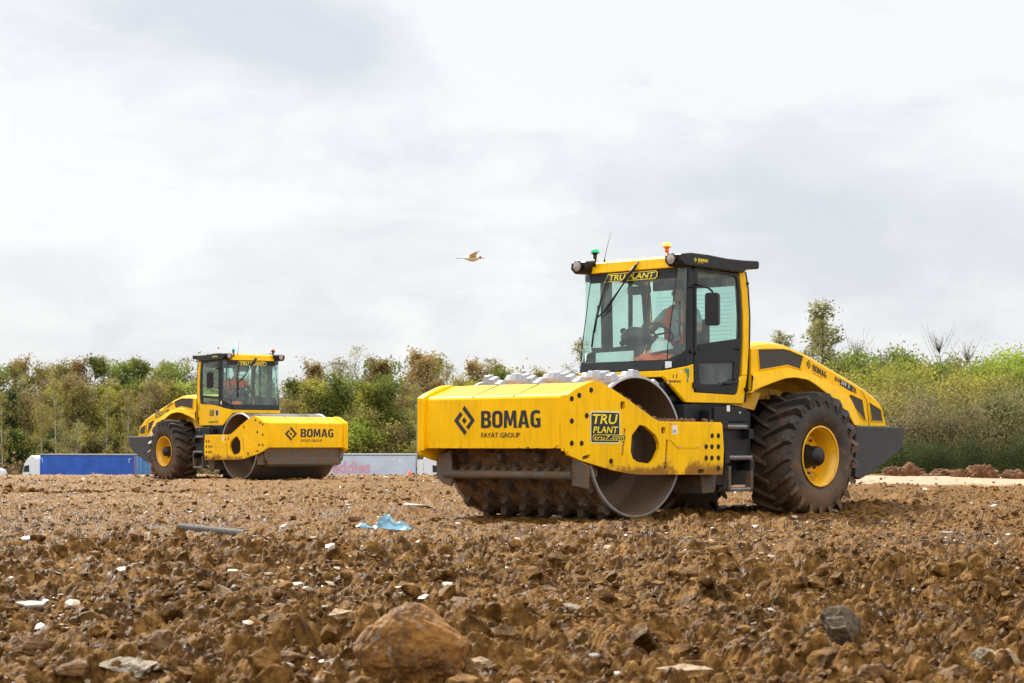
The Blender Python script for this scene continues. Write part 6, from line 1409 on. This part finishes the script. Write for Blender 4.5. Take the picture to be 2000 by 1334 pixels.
def shard(px, py, w, h, label, seed, mat='whiteshard', name='shard', cat='shard'):
    q = gp(px, py); k = q.y/FPX; rg = np.random.RandomState(seed); n = 13; W_ = w*k/2; D_ = W_*.55; tl = min(.9, h*k/(2*D_))
    pts = [(W_*math.cos(2*math.pi*i/n)*rg.uniform(.5, 1.1), D_*math.sin(2*math.pi*i/n)*rg.uniform(.6, 1.1)) for i in range(n)]
    m_ = MB(); m_.prism(pts, [], lambda a, b, d: (a, b, d+b*tl*.55), 0, .006+.1*W_); o = m_.build(name, M[mat], None, bevel=.003); o.location = (q.x, q.y+D_*.5, .03+.25*h*k); tag(o, label, cat, 'white shards lying on the field'); return o
for i, a in enumerate(((537, 1183, 28, 12, 'bright white shard left of the boulder'), (50, 1064, 32, 12, 'white shard far left, level with the blue sheet'), (155, 1160, 30, 14, 'pale shard pointing down right, left side'), (640, 1140, 42, 12, 'broad white plate up left of the boulder'), (790, 1170, 42, 8, 'white plate just above the boulder'), (60, 1200, 60, 14, 'wide pale plate at the left, low down'), (880, 1178, 26, 6, 'thin white plate up right of the boulder'),
                       (1160, 1322 - 20, 24, 10, 'white shard at the bottom centre right'), (1085, 1210, 26, 10, 'white shard beside the long grey slab'), (1850, 1050, 30, 5, 'thin white sliver in the right middle distance'), (1975, 1180, 30, 8, 'pale sliver near the right edge'), (1490, 1098, 40, 4, 'long white sliver below the near wheel'), (1315, 1082, 20, 6, 'small white plate right of the tilted slab'))): shard(*a, 70+i)
st_ = MB(); a = gp(140, 1300); b = gp(172, 1332); st_.tube([(a.x, a.y, .07), ((a.x+b.x)/2+.01, (a.y+b.y)/2, .065), (b.x, b.y, .05)], [.008, .010, .009], 8); tag(st_.build('stick', M['tanrock']), 'broken stick lying at the lower left', 'stick')
# crumpled blue sheet, wrapper, strip, ribbed pipe, cone
M['bluesheet'] = simple('pale_blue_plastic_sheet', (.20, .40, .50), .35, vary=.3, vscale=9, coat=.2)
def sheet_np(name, px, py, w, h, mat, seed, label, cat):
    q = gp(px, py); k = q.y/FPX; n = 70; m = 34; u, v = np.meshgrid(np.linspace(-1, 1, n), np.linspace(-1, 1, m), indexing='ij')
    W_ = w*k/2; H_ = h*k
    edge = 1+.25*vnoise(u*3, v*3, seed); X_ = u*W_*edge+.12*W_*vnoise(u*5, v*5, seed+1); Y_ = v*W_*.35*edge+.15*W_*vnoise(u*4+7, v*4, seed+2)
    f = np.abs(vnoise(u*3.1, v*2.7, seed+3))*2*.55+np.abs(vnoise(u*7, v*6, seed+4))*2*.28+np.abs(vnoise(u*15, v*12, seed+5))*.3
    env = (np.exp(-((u-.15)/.30)**2)*1.2+np.exp(-((u-.72)/.2)**2)*.65+np.exp(-((u+.62)/.3)**2)*.4+.12)*(1-v*v*.8)
    Z_ = H_*env*(.35+f)*.95+.012
    V_ = np.stack([X_, Y_, Z_], 2).reshape(-1, 3); i = np.arange(n-1)[:, None]*m+np.arange(m-1)[None]; F_ = np.stack([i, i+m, i+m+1, i+1], 2).reshape(-1, 4)
    o = np_mesh(name, V_, F_, mat, False); s = o.modifiers.new('thick', 'SOLIDIFY'); s.thickness = .003; o.location = (q.x, q.y, 0.005); tag(o, label, cat); return o
sheet_np('plastic_sheet', 745, 1040, 118, 30, M['bluesheet'], 11, 'crumpled pale blue plastic sheet lying on the soil', 'plastic sheet')
sheet_np('plastic_wrapper', 1158, 1104, 40, 16, M['whiteshard'], 22, 'crumpled white plastic wrapper lying in the soil', 'wrapper')
sp_ = MB(); a = gp(782, 995); b = gp(850, 996); sp_.hexa([(a.x, a.y, .02), (b.x, b.y, .02), (b.x, b.y+.25, .02), (a.x, a.y+.3, .02)], [(a.x+.05, a.y, .07), (b.x-.1, b.y, .06), (b.x-.1, b.y+.25, .05), (a.x+.05, a.y+.3, .08)]); tag(sp_.build('plastic_strip', M['whiteshard'], None, bevel=.01), 'long flat white strip left of the near drum', 'plastic strip')
pp = MB(); a = gp(352, 1040); b = gp(482, 1046); a.z = .03; b.z = -.005; prof = []; n = 50
for i in range(n+1):
    t = i/n; prof.append((.060+(.010 if i % 2 else -.009), t*(b-a).length))
[pp.lathe([(.040, t_), (.056, t_+.004), (.056, t_+.012), (.040, t_+.016)], a, (b-a), 20, 0, False) for t_ in [i*.0245 for i in range(int((b-a).length/.0245))]]; pp.lathe([(.040, 0), (.040, (b-a).length)], a, (b-a), 20, 1); pp.lathe([(.045, .0), (.045, .4)], a, (b-a), 20, 1)
tag(pp.build('ribbed_pipe', [simple('dusty_ribbed_plastic', (.085, .07, .058), .6, vary=.3, vscale=40), M['plastic']]), 'corrugated dark drainage pipe half buried in the soil', 'pipe')
cn = MB(); q = at(800, 930, 56.5); cn.lathe([(.08, 0), (.075, .01), (.05, .04), (.02, .14), (.001, .15)], (q.x, q.y, -.03), 'z', 16); tag(cn.build('traffic_cone', M['orange']), 'small orange marker cone before the white lorry', 'cone')
M['redf'] = simple('red_tile', (.42, .10, .04), .7)
shard(738, 1158, 24, 5, 'small red tile fragment up left of the boulder', 88, 'redf', 'tile_fragment', 'tile fragment')
# earth mounds along the haul track
for i, (px, py, w, h, lab) in enumerate(((1755, 934, 60, 22, 'low rusty earth mound nearest the counterweight'), (1782, 934, 60, 26, 'twin peaked earth mound with a pale slab on top'), (1850, 935, 90, 16, 'long low earth mound in the middle'), (1922, 937, 72, 30, 'round reddish earth mound toward the right'), (1988, 937, 50, 18, "small earth mound at the photo's right edge"), (1885, 937, 50, 18, 'small earth lump left of the round mound'))):
    q = gp(px, py); k = q.y/FPX; V_, F_ = ICO[5]; W_, H_ = w*k/2, h*k; r = 1+.34*true_noise(V_, .6, 300+i)+.26*true_noise(V_, .22, 310+i)+.14*true_noise(V_, .09, 320+i)
    V_ = V_*r[:, None]; V_[:, 2] = np.maximum(V_[:, 2], -.1); V_ = V_*np.array([W_, W_*.8, H_])
    o = np_mesh('earth_mound', V_, F_, M['mound'] if 'mound' in M else M.setdefault('mound', mat_rock('rusty_earth', (.08, .032, .010), (.19, .085, .03), 6)), False); o.location = (q.x, q.y+.3, 0); tag(o, lab, 'earth mound', 'earth mounds beside the haul track')
# ------------------------------------------------------------------ gull
def gull():
    q = at(922, 505, 40); root = empty('seagull', q, 0, 'white gull with brown belly gliding to the right in the sky', 'seagull')
    m_ = MB(); pr = [(-.21, .004), (-.17, .014), (-.12, .030), (-.05, .050), (.03, .056), (.09, .045), (.13, .032), (.155, .030), (.18, .024), (.195, .010)]
    vs = []; n = 14
    for x, r in pr:
        zc = .004-.02*math.exp(-(x/.08)**2)+(.014 if x > .12 else 0)+(.004 if x < -.1 else 0)
        for i in range(n): a = 2*math.pi*i/n; vs.append((x, r*math.cos(a), zc+r*.82*math.sin(a)))
    m_.add(vs, [(i*n+j, i*n+(j+1) % n, (i+1)*n+(j+1) % n, (i+1)*n+j) for i in range(len(pr)-1) for j in range(n)], 0, True); m_.f.append(list(range(len(vs)-n, len(vs)))); m_.m.append(0); m_.sm.append(False)
    m_.build('body', simple('gull_plumage', (.72, .60, .46), .7, vary=.05), root)
    b = MB(); b.cyl((.19, 0, .016), (.245, 0, -.004), .009, .002, 8); b.build('beak', simple('gull_beak', (.25, .10, .06), .5), root)
    t = MB(); t.flat([(-.17, -.012), (-.17, .012), (-.29, .04), (-.30, 0), (-.29, -.04)], lambda a, c: (a, c, .002), 0); t.flat([(-.17, -.012), (-.17, .012), (-.29, .04), (-.30, 0), (-.29, -.04)], lambda a, c: (a, c, .006), 0, (0, 0, 1)); t.build('tail', simple('gull_tail', (.16, .09, .07), .7), root)
    e = MB(); e.lathe([(.001, -.036), (.016, -.033), (.022, -.026)], (.155, 0, .024), 'y', 10); e.lathe([(.001, .036), (.016, .033), (.022, .026)], (.155, 0, .024), 'y', 10); e.build('eye_patch', M['plastic'], root)
    for sg, tip in ((-1, [(.04, .02, .02), (.03, .10, .045), (.05, .22, .06), (.09, .36, .08), (.15, .48, .10)]), (1, [(.04, .02, .02), (-.01, .12, .04), (-.04, .25, .06), (-.06, .38, .075), (-.07, .48, .08)])):
        w = MB(); vs = []
        for i, (x, yy, z) in enumerate(tip):
            c = (.15, .14, .115, .075, .02)[i]; 
            for u_, h_ in ((0, 0), (.25, .010), (.6, .006), (1, 0), (.6, -.001), (.25, 0.0)): vs.append((x+c*.35-c*u_, sg*yy, z+h_))
        w.add(vs, [(i*6+j, i*6+(j+1) % 6, (i+1)*6+(j+1) % 6, (i+1)*6+j) for i in range(len(tip)-1) for j in range(6)], 0, True); w.build('wing', simple('gull_wing', (.82, .80, .78), .6, vary=.04), root)
gull()
